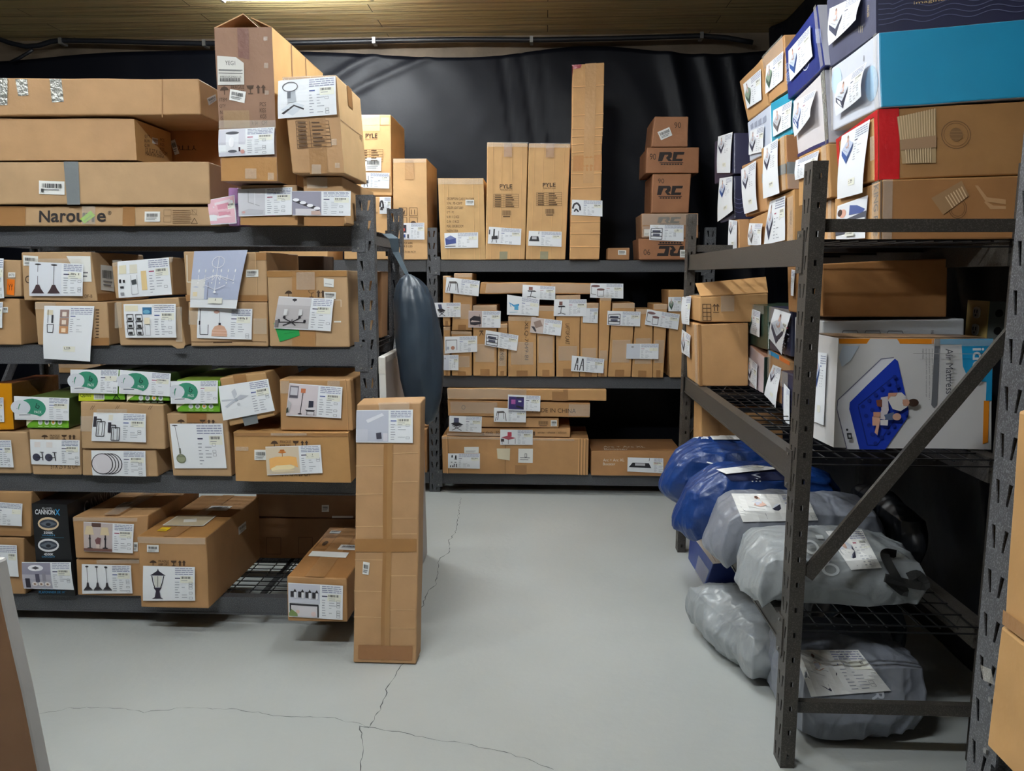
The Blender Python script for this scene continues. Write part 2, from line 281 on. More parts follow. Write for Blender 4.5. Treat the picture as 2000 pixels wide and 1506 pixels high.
ART = {
 'pend2': [('r', 0, 0, 1, 1, (224, 228, 236))] + [x for cx in (.27, .77) for x in (('e', cx, .05, .1, .025, K), ('l', [(cx, .05), (cx, .7)], .002, K), ('p', [(cx - .05, .68), (cx + .05, .68), (cx + .1, .8), (cx + .2, .95), (cx - .2, .95), (cx - .1, .8)], (72, 56, 60)))],
 'cage': [('r', .05, .12, .3, .3, (225, 215, 190)), ('l', [(.1, .1), (.1, .6)], .002, K), ('r', .25, .3, .33, .6, (60, 60, 66)), ('l', [(.08, .65), (.35, .65), (.33, .95), (.1, .95), (.08, .65)], .0025, K), ('r', .6, .1, .98, .38, (150, 125, 120)), ('r', .6, .4, .98, .68, (160, 128, 112)), ('r', .6, .7, .98, .97, (190, 140, 100)), ('r', .7, .18, .88, .34, (235, 225, 215)), ('r', .7, .48, .88, .64, (235, 220, 205)), ('r', .7, .78, .88, .93, (245, 220, 190))],
 'tall': [('r', .05, .1, .3, .35, (228, 222, 196)), ('r', .42, .1, .68, .35, (226, 222, 205)), ('r', .8, .3, .98, .85, (232, 205, 150)), ('p', [(.46, .55), (.62, .52), (.64, .66), (.48, .68)], (70, 75, 78)), ('l', [(.45, .4), (.45, .95), (.66, .95), (.66, .4)], .0015, G1), ('r', .05, .5, .12, .6, K), ('r', .18, .52, .25, .6, K), ('r', .08, .7, .2, .76, K), ('r', .08, .88, .2, .96, G1)],
 'shelves': [('r', .05, .02, .5, .2, (232, 225, 200)), ('r', .66, .08, .98, .3, (60, 110, 150)), ('e', .8, .22, .12, .06, (110, 170, 200))] + [x for cx in (.1, .42) for r_ in (.3, .52, .74) for x in (('l', [(cx, r_), (cx + .22, r_), (cx + .24, r_ + .2), (cx + .02, r_ + .2), (cx, r_)], .0025, K), ('r', cx + .05, r_ + .1, cx + .18, r_ + .17, (60, 60, 60)))] + [('r', .72, .4, .92, .6, (236, 226, 200)), ('l', [(.74, .62), (.74, .95), (.92, .95), (.92, .62)], .0015, G1)],
 'basket': [('e', .6, .1, .09, .06, (205, 165, 150)), ('l', [(.08, .0), (.08, .5), (.1, .9), (.35, .9), (.35, .55)], .0025, K), ('r', .05, .42, .1, .56, K), ('l', [(.7, .1), (.7, .52)], .002, G1), ('p', [(.46, .95), (.48, .74), (.56, .6), (.72, .54), (.86, .6), (.94, .75), (.96, .95)], (214, 170, 146)), ('r', .5, .72, .93, .74, (235, 205, 190)), ('r', .48, .82, .95, .84, (235, 205, 190)), ('r', .68, .48, .75, .56, K)],
 'chandelier': [('r', 0, 0, 1, .85, (176, 184, 208)), ('r', 0, .5, .28, .85, (222, 222, 222)), ('r', .05, .72, .14, .8, (228, 214, 180))] + [x for a in (.14, .27, .42, .58, .72, .86) for x in (('l', [(.5, .42), (a, .52), (a, .42)], .0022, (240, 240, 244)), ('e', a, .35, .012, .03, (250, 250, 252)), ('e', a, .56, .012, .015, (250, 250, 250)))] + ring(.5, .2, .12, .1, .0022, (238, 238, 242), 10) + [('l', [(.5, .1), (.5, .7)], .0025, (240, 240, 244)), ('l', [(.3, .6), (.5, .68), (.7, .6)], .002, (238, 238, 242)), ('e', .5, .72, .03, .02, (248, 248, 250)), ('l', [(.36, .55), (.36, .85)], .002, (110, 110, 130))],
 'chand6': [('r', 0, 0, 1, 1, (190, 186, 188)), ('r', 0, .0, 1, .25, (205, 202, 204)), ('e', .5, .07, .07, .04, K), ('l', [(.5, .07), (.5, .78)], .003, K)] + [('l', [(.5, .8), p], .004, K) for p in ((.1, .82), (.9, .8), (.25, .68), (.72, .66), (.25, .92), (.62, .9))] + [('p', [(x - .04, y), (x + .04, y), (x + .03, y - .08), (x - .03, y - .08)], K) for x, y in ((.12, .8), (.27, .68), (.72, .66), (.88, .78))] + [('r', .24, .38, .34, .58, (222, 222, 224)), ('r', .68, .36, .78, .56, (222, 222, 224)), ('r', .02, .75, .12, .98, (120, 115, 118))],
 'plug': [('e', .55, .5, .42, .44, (58, 140, 112)), ('e', .2, .48, .3, .33, (214, 218, 226)), ('p', [(.05, .8), (.3, .72), (.6, .78), (.78, .85), (.7, .98), (.05, .98)], (226, 228, 232)), ('l', [(.15, .82), (.5, .8)], .003, (90, 100, 110)), ('t', 'PACK', .62, .6, .84, .72, (235, 240, 238)), ('l', [(.7, .25), (.66, .45), (.74, .5), (.78, .4), (.72, .35)], .003, (20, 60, 50)), ('e', .1, .52, .015, .02, G1)],
 'walllan': [('r', .55, .05, .7, .25, (232, 228, 215))] + [x for dx, dy in ((0, 0), (.52, .2)) for x in (('r', .03 + dx, .12 + dy, .14 + dx, .5 + dy, (60, 56, 64)), ('l', [(.1 + dx, .22 + dy), (.3 + dx, .22 + dy), (.3 + dx, .35 + dy)], .004, K), ('l', [(.17 + dx, .3 + dy), (.44 + dx, .3 + dy), (.42 + dx, min(.84 + dy, .98)), (.15 + dx, min(.84 + dy, .98)), (.17 + dx, .3 + dy)], .003, K), ('l', [(.24 + dx, .32 + dy), (.22 + dx, min(.8 + dy, .98))], .002, K), ('l', [(.36 + dx, .32 + dy), (.35 + dx, min(.8 + dy, .98))], .002, K))],
 'discs': [x for c in (.66, .56, .46) for x in [('e', c, .53, .36, .44, K), ('e', c, .53, .33, .41, (224, 222, 226))]] + [('e', .36, .53, .36, .44, K), ('e', .36, .53, .33, .41, (218, 214, 220))],
 'smallpend': [('e', .2, .02, .12, .012, K), ('l', [(.2, .02), (.3, .56)], .0018, K), ('r', .28, .55, .35, .68, (96, 98, 88)), ('e', .33, .8, .2, .11, (118, 124, 100)), ('e', .33, .8, .16, .08, (150, 156, 128)), ('l', [(.2, .75), (.46, .75)], .002, (80, 86, 70))],
 'fan': [('p', [(.05, .4), (.5, .44), (.5, .48), (.05, .46)], (196, 200, 208)), ('p', [(.5, .44), (.7, .34), (.98, .4), (.7, .5)], (188, 192, 202)), ('p', [(.48, .44), (.42, .2), (.55, .12), (.6, .3)], (200, 204, 212)), ('p', [(.5, .5), (.2, .66), (.14, .62), (.45, .46)], (192, 196, 206)), ('e', .54, .47, .06, .05, (168, 174, 184)), ('e', .6, .62, .05, .05, (196, 200, 206))],
 'floorlamp': [('r', 0, 0, 1, 1, (214, 204, 208)), ('r', .04, .05, .34, .45, (120, 116, 126)), ('r', .07, .1, .31, .4, (200, 198, 206)), ('r', .06, .35, .32, .42, (90, 86, 96)), ('r', .42, .12, .58, .26, (200, 120, 84)), ('l', [(.5, .26), (.46, .95)], .003, K), ('e', .45, .95, .07, .02, K), ('r', .72, .5, .88, .74, (52, 54, 70)), ('p', [(.66, .74), (.98, .7), (.98, .95), (.66, .95)], (222, 218, 222)), ('p', [(.62, .8), (.95, .8), (.9, .86), (.68, .86)], K), ('l', [(.68, .86), (.68, .98)], .002, K), ('l', [(.92, .84), (.92, .98)], .002, K), ('p', [(.02, .5), (.14, .6), (.1, .9), (0, .95)], (190, 188, 190)), ('p', [(0, .8), (.05, .74), (.08, .9), (0, .95)], (60, 66, 60))],
 'drum': [('r', 0, 0, 1, 1, (216, 200, 176)), ('e', .5, .2, .12, .04, (215, 130, 60)), ('p', [(.42, .16), (.44, .1), (.56, .1), (.58, .16)], (190, 110, 50)), ('l', [(.5, .2), (.5, .4)], .003, (180, 120, 70)), ('p', [(.1, .42), (.3, .36), (.7, .35), (.92, .4), (.95, .78), (.75, .66), (.3, .68), (.1, .84)], (238, 182, 108)), ('p', [(.14, .78), (.32, .68), (.7, .66), (.85, .72), (.85, .8), (.7, .84), (.3, .86), (.16, .88)], (246, 228, 180)), ('e', .5, .88, .34, .05, (232, 214, 180))],
 'cylpend': [('e', .2, .06, .03, .02, K)] ,
 'twoplant': [('r', .15, .08, .35, .3, (230, 224, 222)), ('r', .55, .08, .75, .3, (230, 224, 222)), ('e', .2, .72, .13, .16, (66, 66, 84)), ('e', .62, .72, .13, .16, (66, 66, 84)), ('l', [(.2, .72), (.42, .72)], .003, K), ('l', [(.62, .72), (.85, .72)], .003, K), ('l', [(.4, .5), (.42, .85)], .004, K), ('l', [(.82, .5), (.85, .85)], .004, K), ('l', [(.33, .5), (.46, .5)], .003, K), ('l', [(.76, .5), (.9, .5)], .003, K)],
 'lampbox': [('r', 0, 0, 1, 1, (196, 182, 180)), ('r', .28, .0, .6, .14, (90, 66, 60)), ('p', [(.1, .12), (.3, .12), (.36, .42), (.03, .42)], (218, 200, 164)), ('p', [(.62, .14), (.84, .14), (.9, .42), (.58, .42)], (218, 200, 164)), ('l', [(.22, .42), (.22, .9)], .006, K), ('l', [(.76, .42), (.76, .88)], .006, K), ('e', .22, .55, .04, .05, K), ('e', .76, .55, .04, .05, K), ('e', .22, .9, .1, .03, K), ('e', .76, .88, .1, .03, K), ('p', [(.4, .6), (.5, .5), (.62, .52), (.58, .75), (.45, .75)], (120, 80, 84)), ('r', .44, .74, .56, .92, (214, 196, 188)), ('r', 0, .9, 1, 1, (120, 84, 76))],
 'pend3': [x for c in (.18, .52, .85) for x in (('e', c, .06, .06, .03, K), ('l', [(c, .06), (c + .03, .65)], .002, K), ('p', [(c + .0, .62), (c + .06, .62), (c + .08, .76), (c + .19, .88), (c - .12, .88), (c - .02, .76)], (48, 44, 50)), ('l', [(c - .12, .9), (c + .19, .9)], .002, K))],
 'lantern': [('p', [(.5, .05), (.53, .12), (.66, .2), (.76, .26), (.24, .26), (.34, .2), (.47, .12)], (48, 44, 58)), ('p', [(.36, .27), (.64, .27), (.6, .6), (.4, .6)], (222, 222, 214)), ('l', [(.3, .27), (.34, .45), (.4, .62)], .004, K), ('l', [(.7, .27), (.66, .45), (.6, .62)], .004, K), ('l', [(.5, .27), (.5, .6)], .002, K), ('p', [(.36, .62), (.64, .62), (.56, .72), (.6, .92), (.68, .96), (.3, .96), (.4, .92), (.44, .72)], (52, 46, 60))],
 'bath4': [('r', 0, 0, 1, .58, (202, 204, 216)), ('r', .06, .6, .96, .66, K), ('r', .04, .6, .09, 1, K), ('r', .92, .64, .97, 1, K), ('r', .09, .66, .92, 1, (214, 210, 216)), ('p', [(.02, .9), (.1, .78), (.28, .9), (.3, 1), (.02, 1)], (120, 140, 84)), ('e', .3, .85, .06, .06, (222, 190, 180)), ('e', .8, .9, .08, .08, (222, 200, 200))] + [x for c in (.08, .32, .55, .77) for x in (('r', c, .22, c + .1, .4, K), ('p', [(c + .08, .24), (c + .14, .14), (c + .2, .24)], K), ('r', c + .12, .24, c + .18, .42, (235, 235, 240)))],
 'ceil': [('r', 0, 0, 1, 1, (150, 148, 166)), ('r', 0, .45, 1, 1, (182, 180, 192)), ('e', .48, .2, .27, .12, (240, 240, 246)), ('p', [(.34, .2), (.48, .13), (.62, .2), (.48, .26)], (80, 80, 88)), ('r', .1, .6, .26, .98, (52, 48, 60)), ('r', .46, .42, .6, .75, (84, 82, 100)), ('r', .7, .4, .82, .7, (150, 148, 160))] + [('e', c, .82, .1, .09, (236, 230, 228)) for c in (.42, .64, .86)] + [('e', c, .82, .04, .04, (150, 120, 100)) for c in (.42, .64, .86)],
 'hood': [('p', [(.1, .8), (.55, .6), (.92, .72), (.5, .98)], (214, 220, 228)), ('p', [(.12, .9), (.55, .68), (.57, .72), (.2, .93)], K), ('p', [(.55, .68), (.9, .8), (.88, .84), (.55, .72)], K), ('p', [(.32, .3), (.6, .28), (.64, .6), (.34, .62)], (176, 182, 190)), ('r', .33, .32, .45, .5, (100, 104, 112))] + ring(.42, .18, .26, .13, .003, (60, 60, 66)),
 'tower': [('r', 0, 0, 1, 1, (206, 206, 216)), ('r', .28, .14, .76, .85, (228, 230, 236)), ('e', .52, .14, .25, .06, (70, 72, 80)), ('e', .52, .85, .17, .05, (90, 92, 100)), ('r', .76, .7, .82, .86, (60, 30, 40)), ('e', .9, .88, .08, .08, (214, 160, 150)), ('e', .5, .5, .1, .2, (240, 240, 244))],
 'pink': [('r', 0, 0, 1, 1, (232, 188, 200)), ('p', [(.25, .15), (.85, .1), (.95, .75), (.3, .8)], (240, 226, 232)), ('p', [(.35, .25), (.78, .22), (.84, .66), (.38, .7)], (216, 150, 168))],
 'chain': [('r', 0, 0, 1, 1, (206, 206, 212)), ('l', [(.38, .05), (.38, .5), (.8, .65)], .002, G1), ('l', [(.62, .1), (.62, .6)], .002, (235, 235, 240)), ('p', [(.1, .85), (.4, .75), (.95, .82), (.9, .98), (.12, .98)], (190, 190, 198)), ('e', .2, .88, .06, .05, (205, 160, 160))],
 'vanity': [('r', 0, 0, 1, 1, (150, 148, 164)), ('p', [(.04, .3), (.95, .7), (.92, .85), (.02, .42)], K), ('r', .12, .74, .8, 1, (215, 212, 218))] + [('e', .14 + .24 * i, .36 + .12 * i, .11, .07, (240, 240, 246)) for i in range(4)] + [('p', [(.66, .84), (.95, .82), (1, 1), (.66, 1)], (196, 170, 160))],
 'spot': [('r', 0, 0, 1, 1, (190, 194, 208)), ('r', .0, .6, .36, .98, (200, 202, 214)), ('p', [(.3, .3), (.8, .08), (.86, .16), (.36, .4)], (226, 228, 236)), ('p', [(.62, .72), (.78, .7), (.8, .9), (.64, .92)], (70, 70, 84)), ('r', .84, .72, .98, .98, (214, 212, 222))],
 'mat1': mattress(), 'mat2': mattress((205, 210, 220), (60, 62, 84)), 'mat3': mattress((190, 200, 222), (52, 84, 150)), 'mat4': mattress((140, 160, 140), (70, 92, 80)), 'mat5': mattress((200, 200, 205), (110, 104, 106)),
 'bed': [('p', [(0, .1), (.1, .05), (.9, .0), (1, .0), (1, .5), (0, .5)], (224, 226, 232)), ('e', .22, .28, .12, .12, (222, 170, 150)), ('e', .12, .24, .08, .1, (70, 50, 46)), ('p', [(.45, .1), (.7, .16), (.95, .3), (.9, .38), (.45, .36)], (74, 92, 150)), ('p', [(0, .52), (1, .35), (1, .78), (0, .88)], (78, 82, 96)), ('t', 'AIR BED', .42, .58, .62, .7, (190, 190, 200)), ('r', .7, .5, .98, .68, (228, 228, 228))],
 'table': [('p', [(.2, .25), (.7, .2), (.85, .32), (.3, .38)], (90, 84, 82)), ('l', [(.24, .3), (.12, .95)], .004, K), ('l', [(.34, .38), (.28, .9)], .004, K), ('l', [(.82, .34), (.92, .95)], .004, K), ('l', [(.7, .25), (.74, .8)], .003, K)],
 'desk': [('p', [(.05, .5), (.45, .4), (.95, .55), (.5, .68)], (176, 88, 100)), ('r', .45, .15, .7, .45, (190, 70, 90)), ('l', [(.1, .55), (.12, .95)], .003, K), ('l', [(.5, .66), (.5, .95)], .003, K), ('l', [(.92, .58), (.92, .95)], .003, K), ('r', .04, .6, .24, .8, (70, 60, 64))],
 'standdesk': [('p', [(.1, .5), (.5, .35), (.92, .55), (.45, .7)], K), ('r', .3, .1, .62, .42, (80, 84, 110)), ('l', [(.2, .62), (.8, .95)], .004, K), ('l', [(.8, .62), (.2, .95)], .004, K)],
 'blue': [('p', [(.1, .35), (.5, .48), (.9, .4), (.9, .5), (.5, .58)], (60, 150, 205)), ('r', .55, .5, .85, .75, (90, 170, 215)), ('l', [(.2, .4), (.3, .6)], .004, (60, 150, 205)), ('l', [(.2, .9), (.8, .85)], .003, (150, 190, 215))],
 'laptoptab': [('p', [(.3, .4), (.75, .38), (.85, .46), (.35, .48)], K), ('r', .38, .12, .62, .36, (130, 90, 84)), ('l', [(.55, .45), (.5, .88)], .004, K), ('l', [(.3, .9), (.55, .84), (.85, .92)], .004, K)],
 'sidetab': [('e', .35, .18, .3, .09, (120, 90, 90)), ('e', .7, .42, .26, .08, (120, 88, 88)), ('l', [(.08, .2), (.08, .75), (.4, .8)], .003, K), ('l', [(.5, .45), (.5, .92), (.9, .92), (.9, .45)], .003, K)],
 'room': [('r', 0, 0, 1, 1, (206, 192, 186)), ('p', [(.2, .3), (.7, .1), (.95, .5), (.4, .7)], (150, 128, 118)), ('p', [(.05, .6), (.3, .6), (.5, .9), (.4, .96)], (60, 56, 62))],
 'rackpic': [('l', [(.1, .25), (.1, .95), (.92, .95), (.92, .2), (.1, .25)], .004, K), ('l', [(.1, .5), (.92, .5)], .005, K), ('l', [(.1, .75), (.92, .75)], .005, K), ('r', .2, .35, .8, .48, (70, 72, 90)), ('r', .25, .58, .75, .72, (90, 92, 110))],
 'dark': [('r', 0, 0, 1, 1, (190, 172, 168)), ('p', [(.1, .5), (.4, .3), (.9, .35), (.95, .8), (.5, .9), (.15, .85)], (42, 38, 46)), ('l', [(.8, .2), (.85, .98)], .003, K)],
 'frame': [('l', [(.1, .2), (.9, .2), (.9, .85)], .003, K), ('l', [(.1, .2), (.1, .85)], .003, K), ('e', .6, .7, .14, .12, (190, 140, 120)), ('e', .25, .7, .08, .1, (170, 175, 190))],
 'standp': [('l', [(.25, .95), (.42, .1), (.45, .1), (.48, .95)], .006, K), ('l', [(.3, .6), (.46, .6)], .004, K), ('l', [(.62, .95), (.8, .12), (.84, .12), (.9, .95)], .006, K), ('l', [(.68, .6), (.88, .6)], .004, K)],
 'plain': [('r', .0, .0, 1, 1, (208, 212, 222)), ('e', .45, .2, .1, .06, G1)],
 'speaker': [('r', .42, .1, .55, .55, (30, 30, 34)), ('p', [(.3, .55), (.8, .5), (.85, .72), (.3, .75)], (40, 38, 44)), ('r', .04, .15, .14, .45, (70, 70, 76)), ('l', [(.4, .75), (.34, .95)], .004, K), ('l', [(.7, .75), (.76, .95)], .004, K), ('l', [(.88, .2), (.9, .7)], .003, K)],
 'cover': [('p', [(.05, .35), (.5, .15), (.95, .35), (.95, .7), (.1, .8)], (64, 78, 140)), ('p', [(.05, .35), (.5, .15), (.95, .35), (.4, .45)], (110, 122, 170)), ('l', [(.05, .9), (.9, .9)], .004, K)],
 'hose': [('l', [(.1, .6), (.2, .3), (.5, .2), (.75, .4), (.8, .7)], .012, K), ('l', [(.25, .8), (.4, .6), (.65, .8)], .01, K)],
 'saw': [('p', [(.05, .7), (.2, .35), (.85, .35), (.95, .7)], (44, 44, 50)), ('r', .3, .38, .7, .56, (190, 190, 196)), ('l', [(.88, .0), (.86, .2)], .003, K)],
 'phone': [('r', 0, .0, 1, 1, (225, 225, 230)), ('r', .05, .1, .6, .6, (40, 36, 50)), ('e', .3, .4, .15, .12, (200, 70, 60)), ('r', .1, .7, .5, .9, (50, 70, 130)), ('r', .7, .7, .85, .95, (40, 40, 50))],
 'chest': [('r', .05, .1, .95, .95, (60, 50, 110)), ('p', [(.5, .12), (.95, .1), (.92, .9), (.5, .8)], (40, 40, 52)), ('r', .2, .3, .45, .6, (170, 90, 160)), ('r', .62, .35, .8, .45, (220, 220, 230))],
 'none': [],
}

def sheet_ops(art, pf=.5, seed=0, bg=(236, 239, 243), tall=False):
    r = random.Random(seed); L = []
    if tall == 'pic':        # picture over the whole sheet, code at the foot
        return [('A', (0, 0, 1, 1))] + [('r', .38, .82, .68, .92, (236, 236, 224))] + [('r', .41 + .024 * i, .835, .41 + .024 * i + r.choice((.008, .014)), .87, (60, 60, 60)) for i in range(9)]
    x0 = pf + .04
    if tall:
        L.append(('A', (.04, .02, .52, .52))); ty = .04; H = .5; cy = .74
    else:
        L.append(('A', (0, .02, pf, .97))); ty = .04; H = 1
    for i in range(4):
        y = ty + i * .055 * H * (1.2 if tall else 1); x = x0 if not tall else .54
        while x < .96:
            w = r.uniform(.04, .12); x1 = min(x + w, .97)
            L.append(('r', x, y, x1, y + .022 * H, (138, 143, 170))); x = x1 + .012
    xs = x0 if not tall else .54
    L.append(('r', xs, ty + .28 * H, xs + .1, ty + .31 * H, r.choice([(60, 60, 90), (160, 60, 90), (70, 90, 150)])))
    bx, by = (.72, .27) if not tall else (.42, .74)
    L.append(('r', bx, by, bx + .25, by + (.2 if not tall else .1), (233, 233, 220)))
    x = bx + .02
    while x < bx + .2:
        w = r.choice((.006, .012, .016)); L.append(('r', x, by + .015, x + w, by + .015 + .065 * (1 if not tall else .5), (70, 70, 72))); x += w + .009
    L.append(('r', bx + .02, by + .12 * H, bx + .14, by + .135 * H, G1))
    for i in range(7):
        y = ty + (.4 + i * .075) * H
        if y > .95: break
        L.append(('r', xs, y, xs + r.uniform(.04, .09), y + .018 * H, (150, 153, 165)))
        if r.random() < .7: L.append(('r', xs + .13, y, xs + .13 + r.uniform(.04, .14), y + .018 * H, (165, 168, 178)))
        if r.random() < .35 and not tall: L.append(('l', [(xs + .27, y), (xs + .33, y), (xs + .33, y + .06), (xs + .27, y + .06), (xs + .27, y)], .0012, (140, 142, 150)))
    return L

def draw_sheet(mb, P, art, seed=0, pf=.5, tall=False, bg=(234, 237, 241)):
    P.rect(mb, 0, 0, 1, 1, bg, 'print', 0, step=.02)
    lst = sheet_ops(art, pf, seed, bg, tall)
    for o in lst:
        if o[0] == 'A': ops(P, mb, ART.get(art, []), o[1], lay0=.0008, dl=.00025)
        else: ops(P, mb, [o], lay0=.0009 if tall != 'pic' else .0052)

# ------------------------------------------------------------------ cartons
CARD = (181, 149, 112)
class Carton:
    n = 0
    def __init__(s, label, plane, q, depth, zb=None, zt=None, col=CARD, k='card', cat='box', name='cardboard_box', group=None, skew=(0, 0, 0), amp=.0025, top=True, colR=None, colT=None, gap=None):
        Carton.n += 1; s.seed = Carton.n; ax, val = plane
        if len(q) == 4 and not hasattr(q[0], '__len__'): x0, y0, x1, y1 = q; q = [(x0, y0), (x1, y0), (x1, y1), (x0, y1)]
        kw = {ax: val}
        f = [hit(p[0], p[1], **kw) for p in q]
        if zb is not None: f[2].z = zb; f[3].z = zb
        if zt is not None: f[0].z = zt; f[1].z = zt
        dv = (Vector((0, depth, 0)) if ax == 'Y' else Vector((depth, 0, 0))) + Vector(skew)
        b = [p + dv for p in f]
        s.f = f; s.b = b; s.k = k; s.col = col; s.amp = amp; s.ax = ax
        s.base = sum((p for p in (f[2], f[3], b[2], b[3])), Vector()) / 4
        s.base.z = min(f[2].z, f[3].z)
        s.obj = empty(name, s.base, label, cat, group)
        sd = Vector((s.seed * 3.17, s.seed * 1.3, s.seed * .7))
        s.disp = lambda p: noise.noise_vector(p * 5 + sd) * s.amp
        F = {'F': (f[0], f[1], f[2], f[3]), 'R': (f[1], b[1], b[2], f[2]), 'L': (b[0], f[0], f[3], b[3]), 'T': (b[0], b[1], f[1], f[0]), 'U': (f[3], f[2], b[2], b[3]), 'B': (b[1], b[0], b[3], b[2])}
        s.faces = {}
        ctr = sum(f + b, Vector()) / 8
        for key, c in F.items():
            n = (c[1] - c[0]).cross(c[3] - c[0])
            if n.length < 1e-9: n = (c[2] - c[1]).cross(c[3] - c[2])
            n.normalize()
            if n.dot(sum(c, Vector()) / 4 - ctr) < 0: n = -n
            s.faces[key] = (c, n)
        s.mb = MB()
        for key, (c, n) in s.faces.items():
            P = Patch(c, n, disp=s.disp)
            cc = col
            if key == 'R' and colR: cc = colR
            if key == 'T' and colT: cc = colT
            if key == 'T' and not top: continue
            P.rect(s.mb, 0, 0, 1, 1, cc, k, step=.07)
        s.mb2 = MB(); s.parts = []
    @property
    def top(s): return max(s.f[0].z, s.f[1].z)
    def P3(s, face, px):
        c, n = s.faces[face]
        return hit(px[0], px[1], o=tuple(c[0]), n=tuple(n))
    def patch(s, face, q, off=.0014, bulge=None, disp=True):
        c, n = s.faces[face]
        if q == 'all': pts = list(c)
        elif q and q[0] == 'uv':
            P = Patch(c, n); x0, y0, x1, y1 = q[1:]; pts = [P(x0, y0), P(x1, y0), P(x1, y1), P(x0, y1)]
        else:
            if len(q) == 4 and not hasattr(q[0], '__len__'): x0, y0, x1, y1 = q; q = [(x0, y0), (x1, y0), (x1, y1), (x0, y1)]
            pts = [s.P3(face, p) for p in q]
        return Patch(pts, n, bulge, s.disp if disp else None, off)
    def pr(s, face, q, lst):
        P = s.patch(face, q); ops(P, s.mb2, lst, k='ink', lay0=0, dl=.0002); return s
    def text(s, face, st, q, col=(70, 52, 38), rot=0, bold=False):
        P = s.patch(face, q, .0018); P.text(s.mb2, st, 0, 0, 1, 1, col, 'ink', 0, rot, bold); return s
    def tape(s, face, q, col=(160, 118, 76), k='tape', label=None, name='packing_tape', off=.0022):
        mb = MB(); P = s.patch(face, q, off); P.rect(mb, 0, 0, 1, 1, col, k, step=.03)
        o = mb.build(name, s.obj, s.base);
        if label: o['label'] = label
        return s
    def shine(s, face, q): return s.tape(face, q, k='clear', name='clear_tape', off=.0065)
    def sheet(s, face, q, art, seed=None, pf=.5, tall=False, curl=.006, bg=(234, 237, 241), label=None, off=.005):
        seed = seed if seed is not None else s.seed; r = random.Random(seed)
        a, b_, c = r.uniform(-.5, 1), r.uniform(0, 1), r.uniform(0, 1)
        bulge = lambda u, v: curl * (.5 + .5 * math.sin(3.1 * v + 2 * a * u)) * (.5 + .5 * v) + curl * c * u * u * v
        P = s.patch(face, q, off, bulge, False); mb = MB(); draw_sheet(mb, P, art, seed, pf, tall, bg)
        o = mb.build('product_sheet', s.obj, s.base)
        if label: o['label'] = label
        return s
    def sticker(s, face, q, col=(232, 232, 228), bars=True, lines=2, art=None, name='sticker', label=None, off=.003):
        mb = MB(); P = s.patch(face, q, off); P.rect(mb, 0, 0, 1, 1, col, 'print')
        L = []
        if bars:
            x = .12; r = random.Random(s.seed)
            while x < .86: w = r.choice((.015, .03, .04)); L.append(('r', x, .2, x + w, .52, (50, 50, 52))); x += w + .025
        for i in range(lines): L.append(('r', .12, .62 + .14 * i, .8 - .1 * i, .67 + .14 * i, (120, 120, 125)))
        if art: L += art
        ops(P, mb, L, lay0=.0006, dl=.0002)
        o = mb.build(name, s.obj, s.base)
        if label: o['label'] = label
        return s
    def seam(s, face='F', ori='h', t=.5, tapew=None, dark=(96, 70, 46)):
        # flap seam with its strip of tape
        a = .003 / max(.05, Patch(*s.faces[face]).h if ori == 'h' else Patch(*s.faces[face]).w)
        q = ('uv', 0, t - a / 2, 1, t + a / 2) if ori == 'h' else ('uv', t - a / 2, 0, t + a / 2, 1)
        s.pr(face, q, [('r', 0, 0, 1, 1, dark)])
        if tapew:
            q = ('uv', 0, t - tapew / 2, 1, t + tapew / 2) if ori == 'h' else ('uv', t - tapew / 2, 0, t + tapew / 2, 1)
            s.tape(face, q, col=tuple(int(c * .86) for c in s.col))
        return s
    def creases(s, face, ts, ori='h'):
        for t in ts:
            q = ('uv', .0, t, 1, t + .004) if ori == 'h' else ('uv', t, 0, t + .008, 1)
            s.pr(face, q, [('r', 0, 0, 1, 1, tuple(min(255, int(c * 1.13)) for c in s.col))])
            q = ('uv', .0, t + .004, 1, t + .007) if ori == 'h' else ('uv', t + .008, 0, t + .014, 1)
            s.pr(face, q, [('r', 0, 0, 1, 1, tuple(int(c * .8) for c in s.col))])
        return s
    def done(s):
        body = MB(); body.__dict__ = {kk: list(vv) for kk, vv in s.mb.__dict__.items()}
        if s.mb2.f:
            remap = [body.mi(k) for k in s.mb2.mats]; n0 = len(body.v)
            body.v += s.mb2.v; body.f += [tuple(n0 + i for i in f) for f in s.mb2.f]; body.m += [remap[i] for i in s.mb2.m]; body.c += s.mb2.c
        o = body.build('carton', s.obj, s.base, merge=True)
        bv = o.modifiers.new('bevel', 'BEVEL'); bv.width = .005; bv.segments = 2; bv.limit_method = 'ANGLE'; bv.angle_limit = math.radians(50)
        return s

FRAG = lambda: [('p', [(.02, .5), (.06, .2), (.12, .08), (.18, .2), (.22, .5)], (70, 52, 38)), ('l', [(.12, .5), (.12, .95)], .003, (70, 52, 38)), ('t', 'FRAGILE', .27, .05, .55, .42, (70, 52, 38)), ('t', 'KEEP DRY', .27, .55, .55, .92, (70, 52, 38)),
    ('p', [(.6, .1), (.76, .1), (.74, .4), (.68, .5), (.62, .4)], (70, 52, 38)), ('l', [(.68, .5), (.68, .92)], .003, (70, 52, 38)), ('l', [(.63, .94), (.73, .94)], .003, (70, 52, 38)),
    ('p', [(.85, .05), (.9, .4), (.87, .4), (.87, .95), (.83, .95), (.83, .4), (.8, .4)], (70, 52, 38)), ('p', [(.96, .05), (1.01, .4), (.98, .4), (.98, .95), (.94, .95), (.94, .4), (.91, .4)], (70, 52, 38))]
INK = (84, 62, 44)
